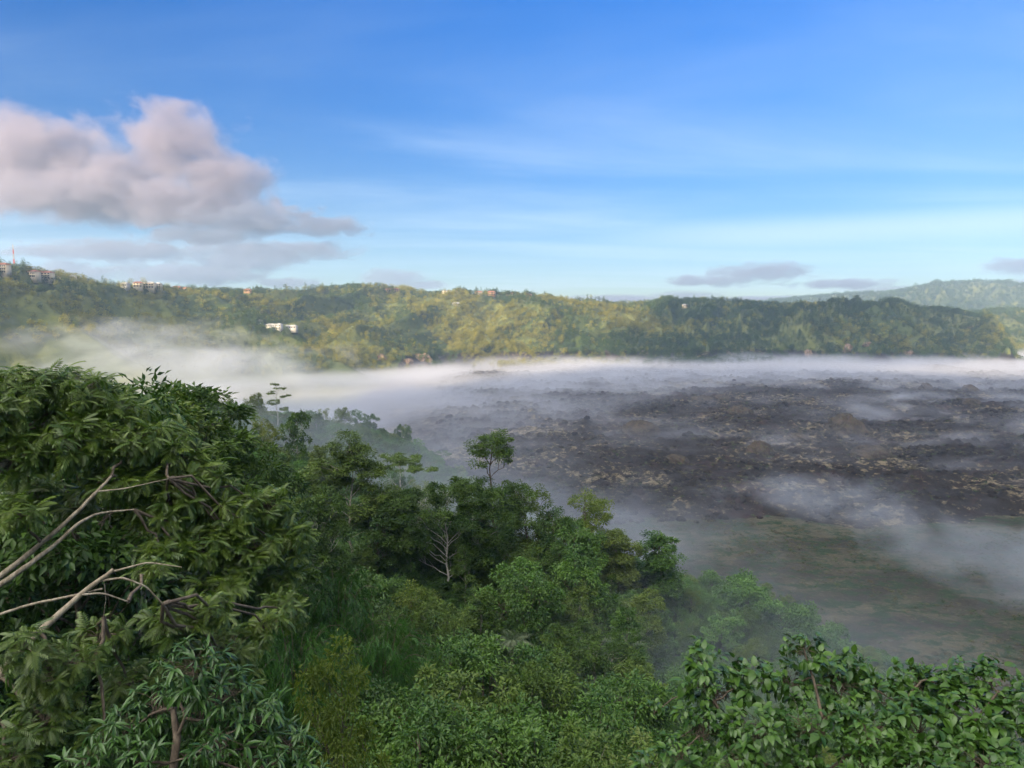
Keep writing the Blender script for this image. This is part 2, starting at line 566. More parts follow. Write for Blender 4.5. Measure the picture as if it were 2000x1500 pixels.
FM = {
    'pinnate': foliage('pinnate_leaf', (0.036, 0.090, 0.012), (0.165, 0.235, 0.032), 0.22, 0.36, 0.5),
    'mango': foliage('glossy_long_leaf', (0.018, 0.058, 0.012), (0.060, 0.130, 0.022), 0.12, 0.33, 0.5),
    'broad': foliage('broad_leaf', (0.016, 0.056, 0.010), (0.080, 0.160, 0.022), 0.20, 0.36, 0.5),
    'bamboo': foliage('bamboo_leaf', (0.026, 0.090, 0.014), (0.075, 0.180, 0.026), 0.25, 0.5, 0.4),
    'green': foliage('mid_green_leaf', (0.026, 0.074, 0.012), (0.120, 0.200, 0.026), 0.22, 0.5, 0.35, 0.3, (0.11, 0.13, 0.03)),
    'dark': foliage('dark_green_leaf', (0.020, 0.062, 0.010), (0.090, 0.170, 0.022), 0.18, 0.45, 0.4, 0.25),
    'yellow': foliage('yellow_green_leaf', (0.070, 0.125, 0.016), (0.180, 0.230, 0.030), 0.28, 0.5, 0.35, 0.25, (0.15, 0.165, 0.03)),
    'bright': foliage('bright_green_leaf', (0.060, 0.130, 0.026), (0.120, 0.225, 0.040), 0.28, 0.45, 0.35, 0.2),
    'palm': foliage('palm_leaf', (0.050, 0.085, 0.035), (0.12, 0.16, 0.07), 0.15, 0.4, 0.5),
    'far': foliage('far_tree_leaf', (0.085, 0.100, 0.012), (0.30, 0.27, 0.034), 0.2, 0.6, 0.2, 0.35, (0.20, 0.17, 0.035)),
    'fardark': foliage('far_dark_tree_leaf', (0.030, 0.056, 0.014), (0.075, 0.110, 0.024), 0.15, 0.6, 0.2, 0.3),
}
B_PALE = bark('pale_bark', (0.20, 0.18, 0.14), (0.42, 0.38, 0.30))
B_BROWN = bark('brown_bark', (0.07, 0.05, 0.035), (0.17, 0.13, 0.09))
B_TAN = bark('tan_bark', (0.19, 0.15, 0.10), (0.40, 0.34, 0.25))
B_WHITE = bark('white_bark', (0.32, 0.30, 0.26), (0.55, 0.52, 0.46))


def norm(v):
    return v / np.maximum(np.linalg.norm(v, axis=-1, keepdims=True), 1e-9)


class Geo:
    """collects triangles"""
    def __init__(s):
        s.V, s.F, s.A, s.n = [], [], [], 0

    def add(s, V, Fc, A=None):
        s.V.append(V)
        s.F.append(Fc + s.n)
        s.A.append(np.zeros(len(V)) if A is None else A)
        s.n += len(V)

    def mesh(s, name, mat, smooth=False):
        return mesh_np(name, np.concatenate(s.V), np.concatenate(s.F), mat, {'rnd': np.concatenate(s.A)}, smooth)

    def place(s, tm, pos, dirs, ups, scale, rnd=None):
        tv, tf = tm
        n = len(pos)
        y = norm(dirs)
        x = norm(np.cross(y, ups))
        z = np.cross(x, y)
        R = np.stack([x, y, z], -1)                       # columns
        V = np.einsum('nij,kj->nki', R, tv) * np.asarray(scale).reshape(-1, 1, 1) + pos[:, None, :]
        Fc = tf[None] + (np.arange(n) * len(tv))[:, None, None]
        r = np.random.RandomState(n % 1000).rand(n) if rnd is None else rnd
        s.add(V.reshape(-1, 3), Fc.reshape(-1, 3), np.repeat(r, len(tv)))

    def tube(s, pts, rad, sides=6):
        pts = np.asarray(pts, float)
        rad = np.broadcast_to(np.asarray(rad, float), (len(pts),))
        tg = norm(np.gradient(pts, axis=0))
        ref = np.tile(np.array([[0.31, 0.17, 0.93]]), (len(pts), 1))
        ref[np.abs((tg * ref).sum(1)) > 0.95] = (1, 0, 0)
        a = norm(np.cross(tg, ref))
        b = np.cross(tg, a)
        th = np.linspace(0, 2 * np.pi, sides, endpoint=False)
        ring = pts[:, None] + rad[:, None, None] * (np.cos(th)[None, :, None] * a[:, None] + np.sin(th)[None, :, None] * b[:, None])
        V = ring.reshape(-1, 3)
        i = np.arange(len(pts) - 1)[:, None] * sides
        j = np.arange(sides)[None]
        k = (j + 1) % sides
        p0, p1, p2, p3 = i + j, i + k, i + sides + k, i + sides + j
        Fc = np.concatenate([np.stack([p0, p1, p2], -1).reshape(-1, 3), np.stack([p0, p2, p3], -1).reshape(-1, 3)])
        s.add(V, Fc)


def curve_pts(a, b, sag=0.0, n=6, wob=0.0, rng=None, rise=0.0):
    a, b = np.asarray(a, float), np.asarray(b, float)
    t = np.linspace(0, 1, n)[:, None]
    p = a + (b - a) * t
    L = np.linalg.norm(b - a)
    p[:, 2] += (rise * L * 4 * t * (1 - t))[:, 0] - (sag * L * t ** 2)[:, 0]
    if wob and rng is not None:
        w_ = rng.randn(n, 3) * wob * L
        w_[0] = w_[-1] = 0
        p += w_
    return p


# templates: leaf along +y, upper side +z
def tm_diamond(wd=0.42, fold=0.12):
    V = np.array([(0, 0, 0), (wd / 2, 0.45, fold), (0, 1, -0.08), (-wd / 2, 0.45, fold)], float)
    return V, np.array([(0, 1, 2), (0, 2, 3)])


def tm_leaf(wd=0.5, droop=0.35, fold=0.10, stalk=0.0):
    ys = [0.0, 0.18, 0.5, 0.8, 1.0]
    ws = [0.03, 0.42, 0.5, 0.28, 0.0]
    V, L, R, M_ = [], [], [], []
    for y_, w_ in zip(ys, ws):
        dz = -droop * y_ * y_
        M_.append(len(V)); V.append((0, y_ + stalk, dz))
        if w_ > 0:
            L.append(len(V)); V.append((-w_ * wd, y_ + stalk, dz + fold * w_ * 2 - 0.0))
            R.append(len(V)); V.append((w_ * wd, y_ + stalk, dz + fold * w_ * 2))
    Fc = []
    for i in range(3):
        Fc += [(M_[i], R[i], R[i + 1]), (M_[i], R[i + 1], M_[i + 1]), (M_[i], M_[i + 1], L[i + 1]), (M_[i], L[i + 1], L[i])]
    Fc += [(M_[3], R[3], M_[4]), (M_[3], M_[4], L[3])]
    if stalk:
        k = len(V)
        V += [(-0.012, 0, 0), (0.012, 0, 0)]
        Fc += [(k, k + 1, M_[0])]
    return np.array(V, float), np.array(Fc)


def tm_pinnate(pairs=7, ll=0.36, wd=0.085, droop=0.6, ang=68):
    """a feather leaf one unit long with drooping leaflets"""
    V, Fc = [], []

    def P(t):
        return np.array([0, t * (1 - 0.12 * t), -droop * t * t * 0.75])
    n = pairs
    prev = None
    for i in range(5):
        t = i / 4
        p = P(t)
        k = len(V)
        V += [tuple(p + (-0.008, 0, 0)), tuple(p + (0.008, 0, 0))]
        if prev is not None:
            Fc += [(prev, prev + 1, k + 1), (prev, k + 1, k)]
        prev = k
    for i in range(n + 1):
        t = 0.18 + 0.80 * i / n
        p = P(t)
        q = norm(P(t + 0.02) - P(t - 0.02))
        for sd in (-1, 1):
            if i == n and sd > 0:
                dr = q
            else:
                a = math.radians(ang * (1 - 0.35 * i / n))
                dr = q * math.cos(a) + np.array([sd * math.sin(a), 0, 0])
            dr = norm(dr + np.array([0, 0, -0.28]))
            L_ = ll * (0.65 + 0.35 * math.sin(math.pi * (0.15 + 0.75 * i / n)))
            side = norm(np.cross(dr, np.array([0, 0, 1.0])))
            k = len(V)
            mid = p + dr * L_ * 0.45
            V += [tuple(p), tuple(mid + side * wd * 0.5 + (0, 0, 0.01)), tuple(p + dr * L_ + (0, 0, -0.05 * L_)), tuple(mid - side * wd * 0.5 + (0, 0, 0.01))]
            Fc += [(k, k + 1, k + 2), (k, k + 2, k + 3)]
    return np.array(V, float), np.array(Fc)


def tm_spray(n=7, ln=1.0, wd=0.09, droop=0.5, seed=1):
    """a hanging spray of narrow leaves"""
    rng = np.random.RandomState(seed)
    V, Fc = [], []
    for i in range(n):
        t = (i + 0.3) / n
        p = np.array([0, t, -droop * t * t])
        a = rng.uniform(-1, 1) * 1.0
        dr = norm(np.array([math.sin(a), math.cos(a) * 0.8, -0.5 - 0.5 * rng.rand()]))
        side = norm(np.cross(dr, np.array([0, 0, 1.0])) + rng.randn(3) * 0.2)
        L_ = 0.42 * rng.uniform(0.7, 1.1) * ln
        k = len(V)
        V += [tuple(p), tuple(p + dr * L_ * 0.4 + side * wd / 2), tuple(p + dr * L_), tuple(p + dr * L_ * 0.4 - side * wd / 2)]
        Fc += [(k, k + 1, k + 2), (k, k + 2, k + 3)]
    return np.array(V, float), np.array(Fc)


T_D = tm_diamond()
T_DN = tm_diamond(0.26, 0.05)
T_PIN = tm_pinnate()
T_PINS = tm_pinnate(5, 0.34, 0.13)
T_BROAD = tm_leaf(0.62, 0.45, 0.10, 0.35)
T_LONG = tm_leaf(0.24, 0.50, 0.06, 0.08)
T_SPRAY = tm_spray()


def rosettes(g, tips, axes, tm, per, size, rng, droop=0.35, spread=0.9):
    """a whorl of leaves round each shoot tip"""
    n = len(tips)
    P = np.repeat(tips, per, 0)
    A = np.repeat(norm(axes), per, 0)
    rnd_ = norm(rng.randn(n * per, 3))
    side = norm(rnd_ - A * (rnd_ * A).sum(1, keepdims=True))
    k = rng.uniform(0.15, 1.0, (n * per, 1))
    D_ = norm(A * (1.1 - k) + side * spread * (0.4 + k) + np.array([0, 0, -droop]) * k)
    P = P - A * (rng.rand(n * per, 1) * size * 0.35)
    up = norm(np.array([0, 0, 1.0]) + A * 0.3 + rng.randn(n * per, 3) * 0.22)
    sc = size * rng.uniform(0.55, 1.15, n * per) * np.repeat(rng.uniform(0.6, 1.25, n), per)
    base = np.repeat(rng.rand(n), per) * 0.6 + rng.rand(n * per) * 0.4
    g.place(tm, P, D_, up, sc, base)


def shell(rng, c, r, n, lo=0.5, flat=0.0):
    d_ = norm(rng.randn(n, 3))
    d_[:, 2] = np.abs(d_[:, 2]) * np.where(rng.rand(n) < 0.6, 1, -1)
    k = rng.uniform(lo, 1.0, (n, 1)) ** 0.7
    return np.asarray(c) + d_ * k * np.asarray(r), d_


def tree_proto(seed, H, lobes, clumps, leaves, leaf, leafsz, tm, trunk_r, clump_r, lean=0.03, droop=0.3, zfull=1.0, pinch=0.9, fork=0.35, twig=0.02, jit=1.0):
    """lobes: (x, y, z, rx, ry, rz) in metres for a tree H high. returns crown Geo, wood Geo"""
    rng = np.random.RandomState(seed)
    G, Wd = Geo(), Geo()
    top = np.array([rng.randn() * lean * H, rng.randn() * lean * H, H * 0.86])
    zt = np.linspace(-1.5, top[2], 9)
    tr = np.stack([top[0] * (zt / H) ** 2, top[1] * (zt / H) ** 2, zt], 1)
    tr[1:-1, :2] += rng.randn(7, 2) * H * 0.008
    Wd.tube(tr, np.linspace(trunk_r, trunk_r * 0.25, 9) , 7)
    leaves = int(leaves * 2.1)
    clumps = clumps * 0.66
    clump_r *= 1.08
    if zfull != 1:
        lobes = [(*l[:5], l[5] * zfull) for l in lobes]
    vol = np.array([l[3] * l[4] * l[5] for l in lobes]) ** 0.67
    vol = vol / vol.sum()
    for li, l in enumerate(lobes):
        c, r = np.array(l[:3]), np.array(l[3:6])
        nc = max(2, int(round(clumps * vol[li])))
        hz = np.clip(c[2] * (1 - fork) - 0.3 * np.hypot(c[0], c[1]), 0.12 * H, top[2] * 0.97)
        a = np.array([np.interp(hz, tr[:, 2], tr[:, 0]), np.interp(hz, tr[:, 2], tr[:, 1]), hz])
        limb = curve_pts(a, c - (0, 0, r[2] * 0.3), 0, 6, 0.03, rng, 0.06)
        Wd.tube(limb, np.linspace(trunk_r * 0.32, trunk_r * 0.10, 6), 5)
        C, dd = shell(rng, c, r, nc)
        for k in range(nc):
            if twig and k % 2 == 0:
                s_ = limb[rng.randint(2, 6)]
                Wd.tube(curve_pts(s_, C[k], 0, 4, 0.04, rng, 0.05), np.linspace(twig * 1.6, twig * 0.5, 4), 4)
        m = leaves
        # leaves of a clump lie on a cap turned outwards and upwards
        base = np.repeat(C, m, 0)
        off = norm(rng.randn(nc * m, 3) + np.repeat(dd, m, 0) * 0.6 + np.array([0, 0, 0.35]))
        cr_ = np.repeat(clump_r * rng.uniform(0.45, 1.35, nc), m)[:, None]
        off = off * cr_ * rng.uniform(0.35, 1.0, (nc * m, 1)) * np.array([1, 1, pinch])
        P = base + off
        D_ = norm(off + rng.randn(nc * m, 3) * 0.35 * cr_ * jit + np.array([0, 0, -droop]) * cr_)
        up = norm(np.array([0, 0, 1.0]) + rng.randn(nc * m, 3) * 0.45)
        tone = np.repeat(rng.rand(nc), m) * 0.72 + rng.rand(nc * m) * 0.28
        G.place(tm, P, D_, up, leafsz * rng.uniform(0.6, 1.2, nc * m), tone)
    return G, Wd


def round_lobes(seed, H, Wc, bottom, n=8, flat=1.0):
    """a rounded crown of n lobes between bottom*H and H, Wc wide"""
    rng = np.random.RandomState(seed)
    out_ = []
    ch = H * (1 - bottom)
    for k in range(n):
        f = (k + 0.5) / n
        z = H * bottom + ch * (0.12 + 0.74 * f)
        rad = Wc / 2 * math.sqrt(max(0.08, 1 - (2 * (0.12 + 0.74 * f) - 0.85) ** 2)) * 0.62
        a = k * 2.4 + rng.rand()
        rr_ = Wc * rng.uniform(0.13, 0.31)
        rad *= rng.uniform(0.75, 1.35)
        z += rng.uniform(-0.06, 0.06) * H
        out_.append((math.cos(a) * rad, math.sin(a) * rad, z, rr_, rr_ * rng.uniform(0.8, 1.2), min(rr_ * rng.uniform(0.6, 1.0) * flat, ch * 0.3)))
    out_.append((0, 0, H - Wc * 0.15, Wc * 0.22, Wc * 0.22, Wc * 0.15))
    return out_


PROTO = {}


def proto(name, H, fm, bk, G, Wd):
    PROTO[name] = (H, G.mesh(name + '_crown', FM[fm]), Wd.mesh(name + '_wood', bk, True), name)


def build_protos():
    for v in range(3):          # broad crowned forest tree, 12 m
        proto('broad%d' % v, 12, 'green', B_PALE if v < 2 else B_BROWN, *tree_proto(10 + v, 12, round_lobes(10 + v, 12, 8.4 - v, 0.16, 12, 1.35), 170, 60, 'd', 0.33, T_D, 0.17, 0.80, pinch=0.85))
    for v in range(2):          # dark dense
        proto('dense%d' % v, 10, 'dark', B_BROWN, *tree_proto(20 + v, 10, round_lobes(20 + v, 10, 6.6, 0.08, 12, 1.35), 150, 62, 'd', 0.31, T_D, 0.15, 0.75, pinch=0.85))
    for v in range(2):          # yellow green, airy
        proto('airy%d' % v, 13, 'yellow', B_BROWN, *tree_proto(30 + v, 13, round_lobes(30 + v, 13, 7.0, 0.22, 9, 1.3), 120, 48, 'd', 0.30, T_D, 0.14, 0.75))
    for v in range(2):          # columnar
        proto('column%d' % v, 11, 'dark' if v else 'green', B_BROWN, *tree_proto(40 + v, 11, [(math.cos(k * 2.2) * 0.9, math.sin(k * 2.2) * 0.95, 1.2 + k * 1.2, 1.55 - 0.06 * k, 1.55 - 0.06 * k, 1.3) for k in range(8)], 190, 60, 'd', 0.30, T_D, 0.12, 0.62, pinch=0.9))
    # bright shrubs
    for v in range(2):
        proto('shrub%d' % v, 5, 'bright', B_BROWN, *tree_proto(50 + v, 5, round_lobes(50 + v, 5, 5.0, 0.05, 7), 75, 60, 'd', 0.30, T_D, 0.07, 0.62))
    proto('lime0', 9, 'bright', B_BROWN, *tree_proto(55, 9, round_lobes(55, 9, 7.0, 0.2, 8), 110, 60, 'd', 0.34, T_D, 0.12, 0.7))
    # umbrella shaped, layered
    proto('umbrella0', 12, 'green', B_WHITE, *tree_proto(60, 12, [(0, 0, 11.3, 3.4, 3.4, 0.5), (3.2, 1, 10.5, 2.4, 2.4, 0.4), (-3.4, -0.6, 10.3, 2.4, 2.4, 0.4), (0.5, 3, 9.6, 2.2, 2.2, 0.35), (-0.6, -3.1, 9.4, 2.2, 2.2, 0.35)], 90, 46, 'd', 0.34, T_D, 0.14, 0.7, pinch=0.22, fork=0.25))
    proto('layered0', 14, 'green', B_WHITE, *tree_proto(61, 14, [(math.cos(k * 2.4) * (2.6 - 0.18 * k), math.sin(k * 2.4) * (2.6 - 0.18 * k), 5.0 + k * 1.05, 1.9 - 0.1 * k, 1.9 - 0.1 * k, 0.3) for k in range(9)], 90, 34, 'd', 0.36, T_D, 0.16, 0.6, pinch=0.25, fork=0.12))
    # tall airy pointed tree of the middle distance (11 m wide, 21 m high)
    L = [(-0.4, 0, 19.4, 1.3, 1.3, 1.6), (0.9, 0.3, 17.6, 1.6, 1.6, 1.3), (-1.3, -0.4, 16.8, 1.6, 1.6, 1.2), (-2.6, 0.5, 14.6, 2.0, 1.8, 1.2), (1.9, 0, 15.2, 1.5, 1.5, 1.2),
         (-4.0, 0, 12.2, 1.7, 1.7, 1.1), (-1.2, 1, 12.8, 2.1, 2, 1.2), (2.8, -0.4, 12.6, 1.4, 1.4, 1.0), (-4.6, -1, 9.6, 1.6, 1.6, 1.2), (-2.4, 0.4, 9.6, 1.9, 1.9, 1.2),
         (3.9, 0, 10.2, 1.1, 1.2, 1.0), (1.0, -1, 10.6, 1.3, 1.2, 1.0), (-0.5, 1.4, 7.6, 1.8, 1.8, 1.1), (2.4, 0.8, 8.0, 1.3, 1.3, 0.9), (-3.6, 0.6, 7.0, 1.6, 1.6, 1.0), (4.6, -0.4, 8.2, 0.8, 0.9, 0.9)]
    proto('tall0', 21, 'green', B_PALE, *tree_proto(70, 21, L, 300, 84, 'd', 0.33, T_D, 0.16, 0.85, zfull=1.45, fork=0.2))
    for v in range(2):
        rngt = np.random.RandomState(170 + v)
        Lt = [(math.cos(k * 2.3 + v) * (0.4 + 1.7 * math.sin(math.pi * k / 12)), math.sin(k * 2.3 + v) * (0.4 + 1.7 * math.sin(math.pi * k / 12)), 14.3 - k * 1.0, *(rngt.uniform(0.8, 1.6, 2)), rngt.uniform(0.8, 1.2)) for k in range(12)]
        proto('tall%d' % (v + 1), 15, 'green' if v else 'dark', B_PALE, *tree_proto(170 + v, 15, Lt, 190, 62, 'd', 0.31, T_D, 0.16, 0.62, zfull=1.1, fork=0.2))
    # slender emergent with a tuft
    L = [(0, 0, 21.4, 1.5, 1.4, 1.1), (1.1, 0, 20.0, 1.5, 1.4, 1.2), (-1.3, 0.2, 20.2, 1.3, 1.3, 1.2), (1.7, 0.3, 18.2, 1.1, 1.1, 1.2), (-1.4, 0, 18.2, 1.0, 1.1, 1.0),
         (0.2, 0, 14.0, 2.6, 1.8, 0.9), (2.6, 0.3, 12.8, 1.7, 1.6, 1.0), (-2.9, 0, 13.6, 1.4, 1.4, 1.0), (0.2, 0.5, 11.0, 2.8, 2, 1.4), (2.6, -0.5, 9.8, 1.7, 1.7, 1.3), (-2.2, 0, 9.6, 1.7, 1.7, 1.2), (0.8, 0, 7.4, 2.4, 2.2, 1.3)]
    proto('tuft0', 22.5, 'green', B_BROWN, *tree_proto(71, 22.5, L, 230, 72, 'd', 0.29, T_D, 0.2, 0.72, zfull=1.35, lean=0.005, fork=0.12))
    # big broad tree with a white trunk
    rng = np.random.RandomState(5)
    L = [(-6.5, 0, 14.2, 2.3, 2.2, 1.2), (-3.6, -1, 15.6, 2.4, 2.2, 1.4), (0, 0, 16.4, 2.6, 2.4, 1.4), (3.4, -0.6, 16.0, 2.4, 2.2, 1.3), (6.6, 0.4, 14.4, 2.3, 2.2, 1.4), (-8.0, 0.6, 12.0, 1.8, 2, 1.2),
         (-4.6, -2.6, 12.6, 2.1, 1.8, 1.3), (-0.8, -3, 13.4, 1.8, 1.6, 1.3), (3.8, -2.8, 12.8, 2.2, 2, 1.4), (7.4, -1, 11.4, 2, 2, 1.4), (-6.6, -1.6, 9.6, 2, 2, 1.4), (-3.8, -3, 9.4, 1.6, 1.5, 1.3),
         (4.6, -2.2, 9.6, 2.2, 2, 1.5), (7.6, 0, 8.4, 1.8, 2, 1.4), (-5, 0, 6.4, 2.2, 2, 1.5), (5.4, -1, 6.2, 2.2, 2, 1.5), (-1.6, 2.8, 9.6, 2.6, 2, 2), (2.4, 2.8, 8.6, 2.6, 2, 2), (0.4, 1.8, 5, 2.4, 2, 1.8)]
    proto('great0', 17.8, 'green', B_WHITE, *tree_proto(72, 17.8, L, 420, 100, 'd', 0.36, T_D, 0.20, 1.05, zfull=1.5, lean=0.004, fork=0.3, twig=0.015))
    # bamboo: arching culms hung with narrow leaves
    for v in range(2):
        rng = np.random.RandomState(80 + v)
        G, Wd = Geo(), Geo()
        P, D_, tone = [], [], []
        for k in range(46):
            a = rng.rand() * 6.283
            rad = rng.rand() ** 0.5 * 0.9
            out_r = rng.uniform(1.2, 4.2)
            hh = rng.uniform(6.0, 10.0)
            t = np.linspace(0, 1, 12)
            dx = rad + out_r * t ** 2.4
            z = hh * (np.sin(t * 1.85) / 1.0)
            pts = np.stack([np.cos(a) * dx, np.sin(a) * dx, z], 1)
            Wd.tube(pts, np.linspace(0.05, 0.008, 12), 4)
            tn = rng.rand()
            for j in range(64):
                tt = rng.uniform(0.30, 1.0)
                p = np.array([np.interp(tt, t, pts[:, i]) for i in range(3)]) + rng.randn(3) * 0.28
                P.append(p)
                aa = a + rng.randn() * 0.9
                D_.append((math.cos(aa), math.sin(aa), -0.55 + rng.randn() * 0.3))
                tone.append(0.5 * tn + 0.5 * rng.rand())
        G.place(T_SPRAY, np.array(P), np.array(D_), norm(np.array([[0, 0, 1.0]]) + np.random.RandomState(3).randn(len(P), 3) * 0.3), rng.uniform(0.45, 0.85, len(P)), np.array(tone))
        proto('bamboo%d' % v, 9.6, 'bamboo', B_BROWN, G, Wd)
    # palm: arching fronds with many leaflets
    rng = np.random.RandomState(90)
    G, Wd = Geo(), Geo()
    Wd.tube([(0, 0, -1), (0.05, 0, 2), (0.12, 0.05, 5), (0.2, 0.1, 7.6)], [0.20, 0.16, 0.14, 0.12], 8)
    for k in range(22):
        a = k * 2.4 + rng.rand() * 0.4
        elv = rng.uniform(-0.1, 1.25)
        L_ = rng.uniform(2.5, 3.3)
        t = np.linspace(0, 1, 24)
        hor = L_ * (t * math.cos(elv) + 0.12 * t * t)
        z = 7.6 + L_ * (t * math.sin(elv) - 0.75 * t * t * math.cos(elv * 0.6))
        pts = np.stack([0.2 + np.cos(a) * hor, 0.1 + np.sin(a) * hor, z], 1)
        Wd2 = pts
        G.tube(pts[::3], np.linspace(0.035, 0.01, 8), 4)
        tg = norm(np.gradient(pts, axis=0))
        for sd in (-1, 1):
            side = norm(np.cross(tg, np.array([0, 0, 1.0]))) * sd
            dr = norm(side * 0.8 + tg * 0.6 + np.array([0, 0, -0.55]))
            i = np.arange(3, 24)
            G.place(tm_diamond(0.075, 0.01), pts[i], dr[i], np.tile([[0, 0, 1.0]], (len(i), 1)), 0.85 * np.sin(np.pi * (0.15 + 0.8 * t[i])), np.full(len(i), rng.rand()))
    proto('palm0', 9.2, 'palm', B_BROWN, G, Wd)
    # simpler ones for the spur across the hollow
    for v in range(3):
        proto('ridge%d' % v, 11, 'green', B_PALE, *tree_proto(110 + v, 11, round_lobes(110 + v, 11, 8.4 - v, 0.30 + 0.08 * v, 8), 85, 34, 'd', 0.52, T_D, 0.15, 0.82, twig=0.03))
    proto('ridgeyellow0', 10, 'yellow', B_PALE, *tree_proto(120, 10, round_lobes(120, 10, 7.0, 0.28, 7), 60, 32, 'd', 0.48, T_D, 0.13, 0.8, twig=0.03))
    proto('ridgelime0', 10, 'bright', B_PALE, *tree_proto(122, 10, round_lobes(122, 10, 7.0, 0.2, 9, 1.2), 80, 34, 'd', 0.48, T_D, 0.13, 0.8, twig=0.03))  # bright leaf colour stands in for sunlight on the spur
    proto('ridgedark0', 10, 'dark', B_BROWN, *tree_proto(121, 10, round_lobes(121, 10, 7.4, 0.2, 8), 85, 34, 'd', 0.5, T_D, 0.15, 0.8, twig=0))


build_protos()
NTREE = [0]


def tree(kind, x, y, ztop=None, H=None, rz=0.0, label='', group=None, name='forest_tree', cat='tree', wide=1.0, z0=None):
    H0, cm_, wm, _ = PROTO[kind]
    gz = hz1(x, y) if z0 is None else z0
    if ztop is not None:
        H = ztop - gz
    s = max(H, 1.5) / H0
    o = empty(name, (x, y, gz), rz)
    sw = s * wide
    tag(o, label, cat, group)
    for nm, me in (('crown', cm_), ('trunk', wm)):
        if kind.startswith('palm') and nm == 'crown':
            nm = 'frond_crown'
        if kind.startswith('bamboo'):
            nm = {'crown': 'leaves', 'trunk': 'culms'}[nm]
        c = link(nm, me, o)
        c.scale = (sw, sw, s)
    NTREE[0] += 1
    return o


def tree_at(kind, px, pytop, D, label, group=None, name='forest_tree', cat='tree', wide=1.0, rz=0.0, z0=None, bottom=None):
    p = at(px, pytop, D)
    z = None
    if bottom is not None:
        z = at(px, bottom, D).z
    g = hz1(p.x, p.y)
    z0 = min(g, z) if z is not None else g
    return tree(kind, p.x, p.y, ztop=p.z, rz=rz, label=label, group=group, name=name, cat=cat, wide=wide, z0=z0)


def wide_for(kind, pw, D, protoW, H):
    """how much wider than tall to draw a crown pw photo pixels across"""
    return (pw / F * D) / (protoW * H / PROTO[kind][0])


# ------------------------------------------------------------------ the trees one can point at
HERO = [
    ('tall0', 683, 852, 106, 'tall dark tree with a pointed airy crown rising left of the middle above the mist', 1.55),
    ('great0', 872, 944, 104, 'broad spreading tree with a pale forked trunk in the middle of the forest', 1.1),
    ('tuft0', 962, 842, 112, 'slender tallest tree with a small round tuft crown on a bare trunk', 1.4),
    ('airy0', 1030, 948, 116, 'yellow green airy tree just right of the slender tufted tree', 1.15),
    ('airy1', 1142, 966, 118, 'rounded yellow green tree with see-through crown at the edge of the forest', 1.4),
    ('dense0', 1082, 992, 112, 'dark bushy tree between the two yellow green airy trees', 1.0),
    ('column0', 1207, 1028, 116, 'narrow leaning column tree with olive leaves next to the lone dark column tree', 1.5),
    ('column1', 1292, 1042, 118, 'lone dark columnar tree standing out against the scrub flat', 1.8),
    ('lime0', 1010, 1110, 90, 'small tree with bright lime green leaves under the broad pale-trunked tree', 1.1),
    ('dense1', 735, 985, 104, 'dark tree tucked between the pointed tall tree and the broad pale-trunked tree', 1.0),
    ('broad1', 610, 985, 92, 'green tree below the pointed tall tree at the edge of the feathery big tree', 1.0),
    ('umbrella0', 782, 886, 190, 'flat umbrella-shaped tree on a thin pale trunk standing in the mist', 1.0),
    ('layered0', 540, 746, 290, 'tall tree with dark layered branches showing against the fog bank', 1.0),
    ('ridge2', 497, 772, 292, 'small pale tree beside the layered tree in front of the fog', 0.8),
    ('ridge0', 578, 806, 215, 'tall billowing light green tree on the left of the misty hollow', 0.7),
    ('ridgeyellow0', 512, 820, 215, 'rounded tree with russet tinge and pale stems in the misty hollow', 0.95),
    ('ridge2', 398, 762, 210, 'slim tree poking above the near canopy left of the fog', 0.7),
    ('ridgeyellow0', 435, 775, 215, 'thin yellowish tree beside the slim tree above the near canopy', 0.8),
    ('ridgedark0', 780, 829, 345, 'dark egg-shaped tree on the crest of the wooded spur, left of a matching one', 0.5),
    ('ridgedark0', 797, 832, 345, 'dark egg-shaped tree on the crest of the wooded spur, right of its twin', 0.42),
    ('palm0', 1000, 1228, 80, 'palm with long drooping fronds in the shadow below the broad tree', 1.3),
    ('palm0', 1216, 1222, 88, 'palm with pale arched fronds low in the hazy gully', 1.2),
    ('bamboo0', 655, 1130, 62, 'feathery bright green bamboo clump right of the big feather-leaved tree', 0.8),
    ('bamboo1', 745, 1235, 60, 'lower bamboo clump with hanging plumes in front of the dark forest', 0.8),
    ('bamboo1', 575, 1240, 48, 'bamboo clump half hidden behind the big feather-leaved tree', 0.8),
    ('airy1', 668, 1275, 28, 'yellow green tree at the bottom edge beside the dark long-leaved tree', 0.55),
    ('broad0', 250, 752, 46, 'fine-leaved tree top just behind the highest feathery boughs', 1.0),
    ('broad2', 345, 772, 52, 'rounded tree top with brownish tips on the left slope above the mist', 1.55),
    ('broad1', 425, 850, 56, 'bushy tree on the edge of the hollow left of the misty trees', 1.1),
    ('dense0', 500, 905, 60, 'dense tree at the foot of the left slope beside the mist', 1.0),
    ('dense1', 130, 745, 40, 'dense tree hidden behind the top of the feathery tree', 1.0),
]
